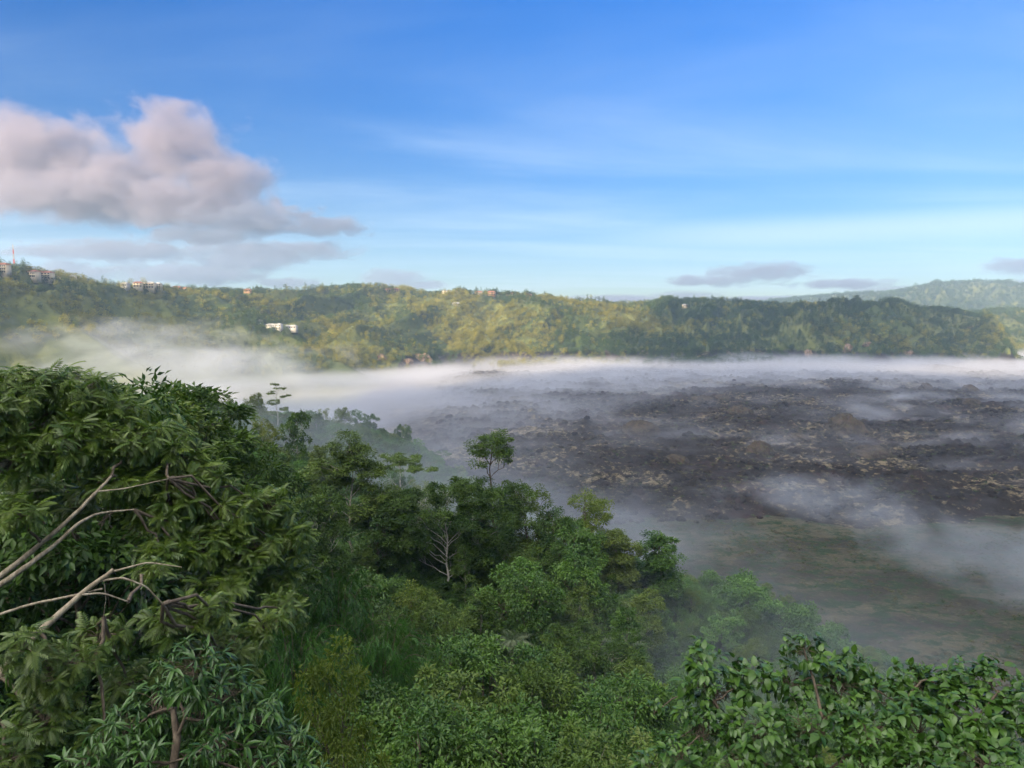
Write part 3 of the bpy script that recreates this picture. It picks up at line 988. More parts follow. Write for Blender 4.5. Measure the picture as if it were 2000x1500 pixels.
BELT = [('broad0', 628, 1010, 112, 'leafy tree just left of the pointed tall tree'), ('broad1', 745, 1010, 106, 'rounded tree filling the dip right of the pointed tall tree'), ('broad2', 790, 960, 110, 'green tree on the left shoulder of the broad pale-trunked tree'),
        ('dense0', 930, 965, 120, 'dark tree right behind the broad pale-trunked tree'), ('broad0', 985, 985, 118, 'leafy tree at the foot of the slender tufted tree'), ('dense1', 1120, 1030, 108, 'dark tree below the rounded see-through tree'),
        ('broad2', 1175, 1050, 122, 'leafy tree left of the narrow leaning column tree'), ('broad1', 690, 1150, 92, 'large rounded tree below the pointed tall tree'), ('broad0', 1060, 1130, 96, 'large rounded tree below the two yellow green airy trees'),
        ('dense0', 800, 1165, 90, 'dark tree in front of the left half of the broad pale-trunked tree'), ('broad2', 950, 1175, 90, 'full green tree in front of the right half of the broad pale-trunked tree'), ('broad1', 1130, 1160, 94, 'full green tree above the hazy gully'),
        ('dense1', 1240, 1150, 112, 'dark bush-like tree between the two column trees'), ('dense0', 870, 1250, 76, 'dark full tree under the pale trunk of the broad tree'), ('broad0', 760, 1200, 74, 'mid green full tree behind the bamboo plumes'),
        ('broad2', 1090, 1220, 80, 'green full tree beside the palm with drooping fronds'), ('dense1', 940, 1250, 62, 'dark full tree low in the middle of the forest'), ('broad1', 1060, 1320, 60, 'leafy tree low in the hazy gully'),
        ('dense0', 1180, 1370, 52, 'dark tree left of the large-leaved corner tree'), ('broad0', 860, 1330, 46, 'leafy tree near the bottom edge right of the yellow green tree'), ('dense1', 980, 1420, 40, 'dark tree at the bottom edge in the middle')]
HERO += [b + (1.0,) for b in BELT]
rngp = random.Random(4)
for k_, px, py, D, lab, wd in HERO:
    nm = {'pa': 'palm', 'ba': 'bamboo', 'um': 'umbrella_tree', 'co': 'column_tree'}.get(k_[:2], 'forest_tree')
    tree_at(k_, px, py, D, lab, name=nm, cat={'palm': 'palm', 'bamboo': 'bamboo'}.get(nm, 'tree'), wide=wd, rz=0 if k_ in ('tall0', 'great0', 'tuft0') else rngp.random() * 6.28)
placed = [(at(h[1], h[2], h[3]).x, h[3]) for h in HERO]

LIM_NEAR = np.array([(-300, 800), (0, 800), (200, 780), (300, 790), (440, 880), (560, 985), (600, 1060), (700, 1070), (760, 1040), (1000, 1040), (1100, 1040), (1180, 1090), (1235, 1160),
                     (1320, 1125), (1450, 1118), (1520, 1140), (1600, 1205), (1760, 1295), (1900, 1380), (2100, 1500)], float)
LIM_MID = np.array([(0, 740), (350, 778), (450, 800), (600, 806), (640, 792), (700, 800), (760, 822), (800, 838), (850, 868), (890, 900), (950, 960), (1100, 1050)], float)


def project(x, y, z):
    dz = z - CAMZ
    dep = y * ct - dz * st
    upv = y * st + dz * ct
    return 1000 + F * x / dep, 750 - F * upv / dep


def scatter(n, rx, ry, gap, kinds, lim, Hr, label_of, group_of, seed, keep):
    rng = random.Random(seed)
    got = 0
    for _ in range(n * 60):
        if got >= n:
            break
        y = rng.uniform(*ry)
        u = rng.uniform(*rx)
        x = (u - 1000) / F * y * 1.03
        if any((x - a) ** 2 + (y - b) ** 2 < gap ** 2 for a, b in placed):
            continue
        z = hz1(x, y)
        if z < 4 or not keep(x, y, z, u):
            continue
        kind = kinds(u, y, rng)
        H = rng.uniform(*Hr)
        px, py = project(x, y, z + H)
        m = np.interp(px, lim[:, 0], lim[:, 1])
        if px < 1250 and y < 100:
            m = max(m, np.interp(y, [36, 60, 80, 98], [1350, 1280, 1205, 1120]))
        tallone = rng.random() < 0.28
        if tallone and px < 1250 and y < 104:
            m -= 55
        if py < m:
            pyg = project(x, y, z)[1]
            if pyg - m < 6:
                continue
            H = H * (pyg - m) / (pyg - py) * (rng.uniform(0.5, 1.0) if y < 160 and not tallone else rng.uniform(0.88, 1.0))
        if H < 3.0:
            continue
        placed.append((x, y))
        got += 1
        tree(kind, x, y, H=H, rz=rng.random() * 6.28, label=label_of(kind, px, y), group=group_of(kind, px, y), wide=rng.uniform(0.9, 1.15) * (1.0 if H > 6 else 1.3),
             name='small_tree' if kind.startswith('shrub') else 'bamboo' if kind.startswith('bamboo') else 'palm' if kind.startswith('palm') else 'forest_tree', cat='tree')
    return got


def kinds_near(u, y, rng):
    if u > 1300:
        return rng.choice(['shrub0', 'shrub1', 'broad2', 'shrub0', 'airy0'])
    if y < 64:
        return rng.choice(['dense0', 'dense1', 'tall1', 'dense0', 'column1', 'dense1', 'broad0'])
    return rng.choice(['broad0', 'broad1', 'broad2', 'dense0', 'dense1', 'dense0', 'dense1', 'airy1', 'broad0', 'tall1', 'tall2', 'tall1', 'tall2', 'tall1', 'column0', 'column1'])


def lab_near(k, px, y):
    what = {'br': 'green round-crowned tree', 'de': 'dark dense tree', 'sh': 'bright green bushy small tree', 'ai': 'yellowish airy tree', 'ba': 'feathery bamboo clump', 'co': 'upright narrow tree', 'ta': 'tall pointed tree', 'pa': 'palm', 'um': 'flat-topped tree'}[k[:2]]
    where = 'on the pale green slope edge above the scrub flat' if px > 1300 else 'in the dark hazy gully below the broad tree' if px > 850 and y < 95 else 'in the crowded canopy round the broad pale-trunked tree' if px > 700 else 'on the shaded slope behind the feathery tree'
    return what + ' ' + where


def lab_mid(k, px, y):
    what = {'ridge0': 'round green tree', 'ridge1': 'bushy green tree', 'ridge2': 'slim green tree', 'ridgey': 'yellow-leaved tree with painted-in sunlight', 'ridged': 'dark tree', 'ridgel': 'light green tree with painted-in sunlight', 'umbrel': 'flat-topped tree', 'layere': 'layered tree'}[k[:6]]
    where = 'standing in the mist of the hollow' if y < 275 else 'on the wooded spur beyond the misty hollow'
    return what + ' ' + where


rk = ['ridge0', 'ridge1', 'ridge2', 'ridgelime0', 'ridgedark0', 'ridgeyellow0', 'ridgeyellow0', 'ridgelime0', 'umbrella0']  # yellow and bright leaf kinds repeated to imitate sun on these trees
NEARKEEP = lambda x, y, z, u: z > 12 and not (u < 700 and y < 45) and not (u > 1250 and y < 60)
NG = lambda k, px, y: 'trees of the shaded near slope'
print('near', scatter(85, (430, 1260), (82, 130), 4.0, kinds_near, LIM_NEAR, (10, 17), lab_near, NG, 1, NEARKEEP),
      scatter(85, (430, 1260), (36, 84), 4.2, kinds_near, LIM_NEAR, (8, 15), lab_near, NG, 11, NEARKEEP),
      scatter(48, (1240, 1900), (62, 150), 4.8, kinds_near, LIM_NEAR, (4, 8), lab_near, NG, 12, NEARKEEP))
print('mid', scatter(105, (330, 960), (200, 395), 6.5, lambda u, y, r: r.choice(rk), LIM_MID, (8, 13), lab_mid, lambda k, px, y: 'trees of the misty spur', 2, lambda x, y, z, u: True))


# ------------------------------------------------------------------ the big feather-leaved tree on the left
def near_tree(name, label, base, trunk, limbs, lobes, density, per, size, tm, fm, bk, seed, droop=0.4, twig=0.022, axis_up=0.5, cat='tree'):
    """trunk and limbs: lists of world polylines with radii; lobes: (centre, radii)"""
    rng = np.random.RandomState(seed)
    root = empty(name, base)
    B = np.array(base)
    tag(root, label, cat)
    g = Geo()
    g.tube(np.array(trunk[0]) - B, trunk[1], 10)
    link('trunk', g.mesh('trunk', bk, True), root)
    allp = []
    for pl, r0, r1 in limbs:
        pl = np.array(pl, float)
        t = np.linspace(0, 1, len(pl))
        tt = np.linspace(0, 1, 4 * len(pl))
        q = np.stack([np.interp(tt, t, pl[:, i]) for i in range(3)], 1)
        q[1:-1] = (q[:-2] + q[1:-1] * 2 + q[2:]) / 4
        q[1:-1] += rng.randn(len(q) - 2, 3) * r1 * 0.12
        r0, r1 = r0 * 0.72, r1 * 0.72
        g = Geo()
        g.tube(q - B, np.linspace(r0, r1, len(q)), 8)
        link('limb', g.mesh('limb', bk, True), root)
        allp.append(q)
    allp = np.concatenate(allp + [np.array(trunk[0])])
    G, T = Geo(), Geo()
    for c, r in lobes:
        c, r = np.array(c, float), np.array(r, float)
        n = max(3, int(density * (r[0] * r[1] * r[2]) ** 0.6667 * 4))
        C, dd = shell(rng, c, r, n, 0.45)
        ax = norm(dd * np.array([1, 1, 0.7]) + np.array([0, 0, axis_up]) + rng.randn(n, 3) * 0.25)
        near_i = ((allp - c) ** 2).sum(1).argmin()
        hub = c - (0, 0, r[2] * 0.35)
        T.tube(curve_pts(allp[near_i], hub, 0, 6, 0.03, rng, 0.05) - B, np.linspace(twig * 2.0, twig * 1.2, 6), 6)
        for k in range(n):
            T.tube(curve_pts(hub + rng.randn(3) * r * 0.15, C[k] - ax[k] * size * 0.2, 0, 4, 0.03, rng, 0.06) - B, np.linspace(twig * 0.75, twig * 0.25, 4), 4)
        rosettes(G, C - B, ax, tm, per, size, rng, droop)
    link('branches', T.mesh('branches', B_BROWN, True), root)
    link('crown', G.mesh('crown', fm), root)
    return root


def lobes_px(L, k=1.0, flat=0.72, deep=1.0):
    o_ = []
    for px, py, D, rp in L:
        r = rp / F * D * k
        o_.append((tuple(at(px, py, D)), (r, r * deep, r * flat)))
    return o_


A = lambda px, py, D: tuple(at(px, py, D))
zb = hz1(-17, 17)
base = (-17.0, 17.0, zb)
near_tree('feather_leaved_tree', 'huge tree with drooping feathery leaves and pale slanting limbs at the upper left', base,
          ([(-17, 17, zb - 1), (-16.6, 17.2, zb + 2), (-16.0, 17.6, zb + 4), A(-260, 1200, 18)], [0.42, 0.34, 0.28, 0.2]),
          [([A(-260, 1280, 18), A(0, 1128, 18.5), A(70, 1070, 19), A(130, 1020, 19.5), A(190, 960, 20), A(218, 930, 20.5)], 0.13, 0.045),
           ([A(-240, 1290, 18), A(0, 1143, 18.2), A(60, 1100, 18.5), A(110, 1062, 19), A(150, 1024, 19.3), A(190, 1002, 20), A(262, 995, 20.5)], 0.12, 0.03),
           ([A(-160, 1100, 19), A(0, 915, 19.5), A(25, 880, 20), A(40, 840, 20.5)], 0.16, 0.06),
           ([A(190, 960, 20), A(240, 955, 20.3), A(330, 935, 21)], 0.035, 0.015)],
          lobes_px([(30, 770, 21, 100), (140, 765, 22, 85), (-70, 800, 20, 120), (210, 800, 22.5, 70), (250, 860, 22, 85), (130, 860, 21, 90), (335, 880, 23, 80), (20, 890, 20, 85), (380, 935, 23, 80),
                    (240, 940, 21.5, 70), (330, 985, 22, 75), (440, 1000, 23, 75), (520, 985, 24, 55), (480, 1070, 23, 75), (555, 1055, 24, 60), (390, 1060, 22, 70), (30, 1000, 18.5, 50), (540, 1130, 24, 50),
                    (320, 1075, 21, 55), (430, 1140, 22, 70), (150, 985, 22.5, 50), (60, 960, 22.5, 55)], 1.0, 0.62),
          20, 8, 0.44, T_PIN, FM['pinnate'], B_TAN, 201)
zb = hz1(-13.5, 14)
near_tree('feather_leaved_tree', 'olive feather-leaved tree with a thick pale limb slanting across the lower left', (-13.5, 14.0, zb),
          ([(-13.5, 14, zb - 1), (-13.3, 14.2, zb + 1.0), A(-200, 1560, 14.5)], [0.34, 0.26, 0.22]),
          [([A(-200, 1560, 14.5), A(0, 1318, 15), A(40, 1270, 15.2), A(100, 1212, 15.5), A(160, 1160, 15.8), A(222, 1112, 16)], 0.17, 0.06),
           ([A(222, 1116, 16), A(290, 1098, 16.3), A(355, 1108, 16.5)], 0.035, 0.015),
           ([A(190, 1135, 15.9), A(240, 1128, 16), A(285, 1145, 16.2), A(318, 1180, 16.4)], 0.04, 0.02),
           ([A(160, 1162, 15.7), A(200, 1158, 15.9), A(250, 1175, 16.2)], 0.04, 0.02),
           ([A(-60, 1225, 15), A(0, 1200, 15.2), A(60, 1180, 15.5), A(140, 1164, 15.8), A(200, 1150, 16)], 0.05, 0.03),
           ([A(204, 1140, 16), A(207, 1170, 16), A(202, 1205, 16)], 0.015, 0.008)],
          lobes_px([(120, 1290, 15, 85), (40, 1260, 14, 50), (190, 1240, 16.5, 55), (90, 1400, 14.5, 75), (330, 1215, 17.5, 65), (400, 1190, 18, 60), (450, 1260, 19, 65), (380, 1290, 18, 60), (250, 1330, 17, 60), (520, 1220, 20, 50),
                    (20, 1480, 14, 60), (470, 1330, 19, 50), (300, 1110, 18.5, 40), (560, 1180, 21.5, 45), (200, 1440, 15, 50)], 1.0, 0.6),
          21, 8, 0.35, T_PIN, FM['pinnate'], B_TAN, 202)
zb = hz1(-6.3, 11.2)
near_tree('long_leaved_tree', 'dark glossy tree with whorls of long hanging leaves at the bottom left', (-6.3, 11.2, zb),
          ([(-6.3, 11.2, zb - 1), A(322, 1560, 12.5), A(338, 1500, 12.8), A(346, 1440, 13), A(338, 1385, 13.2)], [0.20, 0.12, 0.08, 0.07, 0.05]),
          [([A(346, 1440, 13), A(362, 1400, 13), A(352, 1372, 13.2)], 0.05, 0.03), ([A(330, 1490, 12.8), A(365, 1480, 12.6), A(352, 1470, 12.5)], 0.03, 0.015)],
          lobes_px([(370, 1300, 13.2, 70), (430, 1350, 13.4, 70), (310, 1370, 13.4, 60), (500, 1400, 13.6, 70), (430, 1440, 12.8, 60), (560, 1450, 13.6, 60), (240, 1420, 13.2, 60), (280, 1480, 12.6, 50), (500, 1500, 12.8, 60), (390, 1390, 14.2, 70),
                    (180, 1480, 13, 60), (600, 1500, 13.4, 40)], 1.0, 0.75),
          30, 10, 0.25, T_LONG, FM['mango'], B_BROWN, 203, droop=0.9, twig=0.014)
zb = hz1(5.5, 9.5)
near_tree('broad_leaved_tree', 'tree with large hanging heart-shaped leaves filling the lower right corner', (5.5, 9.5, zb),
          ([(5.5, 9.5, zb - 1), A(1560, 1640, 10), A(1580, 1500, 10.3), A(1610, 1420, 10.5)], [0.22, 0.12, 0.06, 0.04]),
          [([A(1570, 1560, 10.2), A(1450, 1450, 10.5), A(1380, 1350, 10.8), A(1365, 1290, 11)], 0.05, 0.02),
           ([A(1610, 1420, 10.5), A(1590, 1330, 10.8), A(1570, 1270, 11)], 0.04, 0.015),
           ([A(1580, 1540, 10.2), A(1720, 1420, 10.6), A(1800, 1330, 11)], 0.05, 0.02),
           ([A(1620, 1600, 10), A(1850, 1480, 10), A(1950, 1350, 10.2)], 0.06, 0.02)],
          lobes_px([(1375, 1280, 11, 42), (1400, 1345, 11, 60), (1365, 1330, 10.6, 40), (1470, 1320, 11, 55), (1570, 1262, 11, 42), (1540, 1330, 11.2, 60), (1640, 1330, 11, 60), (1660, 1310, 11.4, 50), (1720, 1360, 11, 55),
                    (1790, 1330, 11.2, 55), (1860, 1330, 11, 60), (1930, 1330, 10.6, 60), (1985, 1380, 10.2, 60), (1900, 1400, 10.2, 75), (1800, 1420, 10.2, 75), (1700, 1430, 10.2, 70), (1590, 1410, 10.4, 70),
                    (1480, 1420, 10.2, 70), (1370, 1420, 10.4, 60), (1330, 1470, 10.2, 55), (1440, 1490, 9.8, 60), (1560, 1500, 10, 60), (1680, 1510, 9.6, 65), (1800, 1510, 9.4, 70), (1930, 1490, 9.4, 80),
                    (2050, 1440, 9.8, 80), (1280, 1385, 11, 26), (1270, 1490, 10.6, 36)], 1.0, 0.75),
          50, 9, 0.14, T_BROAD, FM['broad'], B_BROWN, 204, droop=0.85, twig=0.007)
zb = hz1(3.0, 12)


# ------------------------------------------------------------------ masses nobody could count, scattered with geometry nodes
def far_proto(seed, H, Wd_, n, sz, tall=0.0):
    rng = np.random.RandomState(seed)
    g = Geo()
    cl = 9
    C = norm(rng.randn(cl, 3)) * np.array([Wd_ / 3.4, Wd_ / 3.4, H * 0.26])
    C[:, 2] += H * 0.6
    P = np.repeat(C, n // cl, 0)
    off = norm(rng.randn(len(P), 3) + (0, 0, 0.3)) * np.array([Wd_ * 0.24, Wd_ * 0.24, H * 0.18])
    P = P + off
    P[:, 2] = np.maximum(P[:, 2], 0.1)
    tone = np.repeat(rng.rand(cl), n // cl) * 0.6 + rng.rand(len(P)) * 0.4
    g.place(T_D, P, norm(off + rng.randn(len(P), 3) * 0.4), norm(rng.randn(len(P), 3) * 0.5 + (0, 0, 1)), sz * rng.uniform(0.6, 1.2, len(P)), tone)
    g.tube([(0, 0, -1), (0, 0, H * 0.6)], [0.2, 0.08], 4)
    return g


def stuff_field(name, label, pts, kinds, scales, protos, seed):
    src = bpy.data.collections.new(name + '_sources')
    for i, me in enumerate(protos):
        o = bpy.data.objects.new('%s_source_%d' % (name, i), me)
        src.objects.link(o)
    me = bpy.data.meshes.new(name)
    me.vertices.add(len(pts))
    me.vertices.foreach_set('co', np.asarray(pts, np.float32).ravel())
    a = me.attributes.new('kind_index', 'INT', 'POINT')
    a.data.foreach_set('value', np.asarray(kinds, np.int32))
    a = me.attributes.new('size', 'FLOAT_VECTOR', 'POINT')
    a.data.foreach_set('vector', np.asarray(scales, np.float32).ravel())
    a = me.attributes.new('turn', 'FLOAT_VECTOR', 'POINT')
    rz = np.zeros((len(pts), 3), np.float32)
    rz[:, 2] = np.random.RandomState(seed).rand(len(pts)) * 6.283
    a.data.foreach_set('vector', rz.ravel())
    o = link(name, me)
    tag(o, label, kind='stuff')
    ng = bpy.data.node_groups.new(name, 'GeometryNodeTree')
    ng.interface.new_socket('Geometry', in_out='INPUT', socket_type='NodeSocketGeometry')
    ng.interface.new_socket('Geometry', in_out='OUTPUT', socket_type='NodeSocketGeometry')
    N = ng.nodes
    gi, go = N.new('NodeGroupInput'), N.new('NodeGroupOutput')
    ci = N.new('GeometryNodeCollectionInfo')
    ci.inputs['Collection'].default_value = src
    ci.inputs['Separate Children'].default_value = True
    ci.inputs['Reset Children'].default_value = True
    ip = N.new('GeometryNodeInstanceOnPoints')
    ip.inputs['Pick Instance'].default_value = True

    def attr(nm, ty):
        n = N.new('GeometryNodeInputNamedAttribute')
        n.data_type = ty
        n.inputs['Name'].default_value = nm
        return n.outputs['Attribute']
    Lk = ng.links.new
    Lk(gi.outputs[0], ip.inputs['Points'])
    Lk(ci.outputs[0], ip.inputs['Instance'])
    Lk(attr('kind_index', 'INT'), ip.inputs['Instance Index'])
    Lk(attr('size', 'FLOAT_VECTOR'), ip.inputs['Scale'])
    e2r = N.new('FunctionNodeEulerToRotation')
    Lk(attr('turn', 'FLOAT_VECTOR'), e2r.inputs[0])
    Lk(e2r.outputs[0], ip.inputs['Rotation'])
    Lk(ip.outputs[0], go.inputs[0])
    md = o.modifiers.new('scatter', 'NODES')
    md.node_group = ng
    return o


fp = [far_proto(300, 7, 6.5, 170, 1.0).mesh('crown_a', FM['far']), far_proto(301, 9, 5.5, 170, 0.95).mesh('crown_b', FM['far']),
      far_proto(302, 6, 7, 170, 1.0).mesh('crown_c', FM['far']), far_proto(303, 8, 6.5, 180, 1.0).mesh('crown_d', FM['fardark']), far_proto(304, 11, 3.6, 150, 0.8).mesh('crown_e', FM['fardark'])]
rg = np.random.RandomState(9)
NF = 105000
u_ = rg.uniform(-150, 2150, NF)
D_ = np.sqrt(rg.uniform(850 ** 2, 2150 ** 2, NF))
X_, Y_ = (u_ - 1000) / 1451 * D_, D_
Z_ = height(X_, Y_)
clump = fbm(X_ / 55, Y_ / 55, 3, 501)
clr = fbm(X_ / 140, Y_ / 140, 3, 502)
FOOT = np.interp(u_, [-400, 0, 300, 700, 1000, 1300, 1500, 1560], [850, 960, 1090, 1270, 1400, 1440, 1450, 1450])
ok = (Z_ > 7) & (D_ > FOOT - 40) & (rg.rand(NF) < np.clip(0.50 + 1.6 * (clump - 0.43), 0.25, 0.95)) & ((D_ > 1250) | (Z_ > 9))
X_, Y_, Z_, clr, clump = X_[ok], Y_[ok], Z_[ok], clr[ok], clump[ok]
n_ = len(X_)
kd = rg.randint(0, 3, n_)
sa, sb = SPW[0][0], SPW[0][1]
tq = np.clip(((X_ - sa.x) * (sb.x - sa.x) + (Y_ - sa.y) * (sb.y - sa.y)) / ((sb.x - sa.x) ** 2 + (sb.y - sa.y) ** 2), 0, 1)
on_face = (np.hypot(X_ - sa.x - tq * (sb.x - sa.x), Y_ - sa.y - tq * (sb.y - sa.y)) < 130) & (X_ < sb.x + 10)  # sunlight on this spur face put in by leaving out dark trees
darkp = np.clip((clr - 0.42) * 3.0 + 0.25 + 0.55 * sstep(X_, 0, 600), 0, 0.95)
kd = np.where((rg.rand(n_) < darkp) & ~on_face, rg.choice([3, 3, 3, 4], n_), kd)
sc_ = rg.uniform(0.6, 1.45, n_) ** 1.2 * (0.7 + 0.7 * clump)
print('far trees', n_)
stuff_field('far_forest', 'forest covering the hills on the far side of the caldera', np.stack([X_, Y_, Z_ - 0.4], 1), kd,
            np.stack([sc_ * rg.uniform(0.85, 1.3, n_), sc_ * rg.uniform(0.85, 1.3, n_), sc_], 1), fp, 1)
# woods on the far plateau and the distant ridge
NF = 26000
u_ = rg.uniform(900, 2150, NF)
D_ = rg.uniform(2150, 5000, NF)
X_, Y_ = (u_ - 1000) / 1451 * D_, D_
Z_ = height(X_, Y_)
ok = (Z_ > 75)
X_, Y_, Z_ = X_[ok], Y_[ok], Z_[ok]
n_ = len(X_)
sc_ = rg.uniform(1.2, 2.4, n_)
stuff_field('distant_woods', 'woods on the distant ridge', np.stack([X_, Y_, Z_ - 1], 1), rg.choice([3, 3, 4], n_), np.stack([sc_ * 1.3, sc_ * 1.3, sc_], 1), fp, 2)

# undergrowth of the near slope and the spur
ub = [tree_proto(400 + i, 3.0, round_lobes(400 + i, 3.0, 3.6, 0.0, 6), 34, 44, 'd', 0.27, T_D, 0.04, 0.55, twig=0)[0].mesh('bush_%d' % i, FM[f]) for i, f in enumerate(['green', 'dark', 'dark', 'bright'])]
NU = 9000
D_ = np.sqrt(rg.uniform(20 ** 2, 160 ** 2, NU))
u_ = rg.uniform(-80, 2050, NU)
Xa, Ya = (u_ - 1000) / F * D_ * 1.05, D_
D2 = np.sqrt(rg.uniform(160 ** 2, 400 ** 2, NU))
u2 = rg.uniform(150, 1250, NU)
Xb, Yb = (u2 - 1000) / F * D2, D2
X_, Y_ = np.concatenate([Xa, Xb]), np.concatenate([Ya, Yb])
Z_ = height(X_, Y_)
ok = (Z_ > 3) & (Z_ < 106)
X_, Y_, Z_ = X_[ok], Y_[ok], Z_[ok]
n_ = len(X_)
sc_ = rg.uniform(0.4, 0.95, n_) * np.where(Y_ > 160, 1.8, 1.0)
kd = np.where((X_ / np.maximum(Y_, 1) > 0.22) | (Y_ > 190), rg.choice([0, 3, 3], n_), rg.choice([1, 1, 2, 2], n_))  # near: shade of the gaps in dark leaves; spur: sunlight in bright ones
print('bushes', n_)
stuff_field('undergrowth', 'leafy undergrowth covering the near slope and the misty spur', np.stack([X_, Y_, Z_ - 0.3], 1), kd, np.stack([sc_, sc_, sc_], 1), ub, 3)

# low bushes and tufts on the lava and the scrub flat
FM['tuft'] = foliage('dry_tuft', (0.055, 0.055, 0.026), (0.150, 0.125, 0.070), 0.1, 0.7, 0.1, 0.3)
tf = [far_proto(320 + i, 1.1, 2.0, 60, 0.42).mesh('tuft_%d' % i, FM[f]) for i, f in enumerate(['tuft', 'fardark'])]

# ------------------------------------------------------------------ plain materials of built things
def plain(name, c1, c2=None, rough=0.8, sc=0.6, metal=0.0):
    m, t = material(name)
    tcn = t.node('ShaderNodeTexCoord')
    n = t.noise(tcn.outputs['Object'], sc, 5, 0.65)
    c = t.mix(n, (*c1, 1), (*(c2 or c1), 1))
    p = t.node('ShaderNodeBsdfPrincipled', ins={'Base Color': c, 'Roughness': rough, 'Metallic': metal})
    o = t.node('ShaderNodeOutputMaterial')
    t.t.links.new(p.outputs[0], o.inputs[0])
    return m


M_CREAM = plain('cream_plaster', (0.50, 0.40, 0.27), (0.60, 0.49, 0.34))
M_WHITE = plain('white_plaster', (0.34, 0.32, 0.29), (0.44, 0.42, 0.38))
M_OCHRE = plain('ochre_plaster', (0.30, 0.17, 0.09), (0.40, 0.24, 0.13))
M_TILE = plain('red_roof_tile', (0.16, 0.06, 0.035), (0.24, 0.10, 0.06))
M_TIN = plain('pale_roof_sheet', (0.25, 0.24, 0.23), (0.36, 0.34, 0.32))
M_BLUE = plain('blue_roof_sheet', (0.10, 0.25, 0.55), (0.16, 0.34, 0.62))
M_GLASS = plain('dark_window_glass', (0.03, 0.04, 0.05), (0.06, 0.07, 0.08), 0.2)
M_MASTR = plain('red_mast_paint', (0.35, 0.06, 0.04), (0.45, 0.10, 0.06))
M_STEEL = plain('mast_steel', (0.25, 0.25, 0.26), (0.35, 0.35, 0.36), 0.5)


def mb_box(V, Fc, lo, hi):
    k = len(V)
    V += [(x, y, z) for x in (lo[0], hi[0]) for y in (lo[1], hi[1]) for z in (lo[2], hi[2])]
    Fc += [tuple(k + i for i in f) for f in [(0, 1, 3, 2), (4, 6, 7, 5), (0, 4, 5, 1), (2, 3, 7, 6), (0, 2, 6, 4), (1, 5, 7, 3)]]


def boxes(name, bs, mat, parent):
    V, Fc = [], []
    for lo, hi in bs:
        mb_box(V, Fc, lo, hi)
    return link(name, mesh_np(name, np.array(V, float), np.array(Fc), mat), parent)


def house(px, py, w_, d_, h_, storeys, wall, roof, label, group=None, hip=True, rz=0.0, n_win=4, D=None, lift=0.0):
    """py: the foot of the walls in the photo"""
    if D is None:
        D, _ok = hit(px, py)
    p = at(px, py, D)
    z = max(hz1(p.x, D) - 0.5, p.z) + lift if D > 850 else hz1(p.x, D)
    o = empty('house', (p.x, D, z), rz)
    tag(o, label, 'house', group)
    boxes('wall', [((-w_ / 2, -d_ / 2, -7), (w_ / 2, d_ / 2, h_))], wall, o)
    e, rh = 0.9, min(w_, d_) * 0.28
    r0 = w_ / 2 - d_ * 0.35 if hip else w_ / 2 + e
    V = [(-w_ / 2 - e, -d_ / 2 - e, h_), (w_ / 2 + e, -d_ / 2 - e, h_), (w_ / 2 + e, d_ / 2 + e, h_), (-w_ / 2 - e, d_ / 2 + e, h_), (-max(r0, 0.2), 0, h_ + rh), (max(r0, 0.2), 0, h_ + rh)]
    V = [(x, y, zz + 0.01) for x, y, zz in V]
    me = bpy.data.meshes.new('roof')
    me.from_pydata(V, [], [(0, 1, 5, 4), (2, 3, 4, 5), (1, 2, 5), (3, 0, 4), (3, 2, 1, 0)])
    me.materials.append(roof)
    link('roof', me, o)
    for s_ in range(storeys):
        zz = h_ / storeys * (s_ + 0.3)
        for k in range(n_win):
            x = -w_ / 2 + w_ * (k + 0.5) / n_win
            ww = w_ / n_win * 0.30
            boxes('window', [((x - ww, -d_ / 2 - 0.06, zz), (x + ww, -d_ / 2 + 0.2, zz + h_ / storeys * 0.5))], M_GLASS, o)
        if s_:
            boxes('balcony', [((-w_ / 2 - 0.5, -d_ / 2 - 1.5, h_ / storeys * s_ - 0.2), (w_ / 2 + 0.5, -d_ / 2 - 0.003, h_ / storeys * s_ + 0.1))], wall, o)
    return o


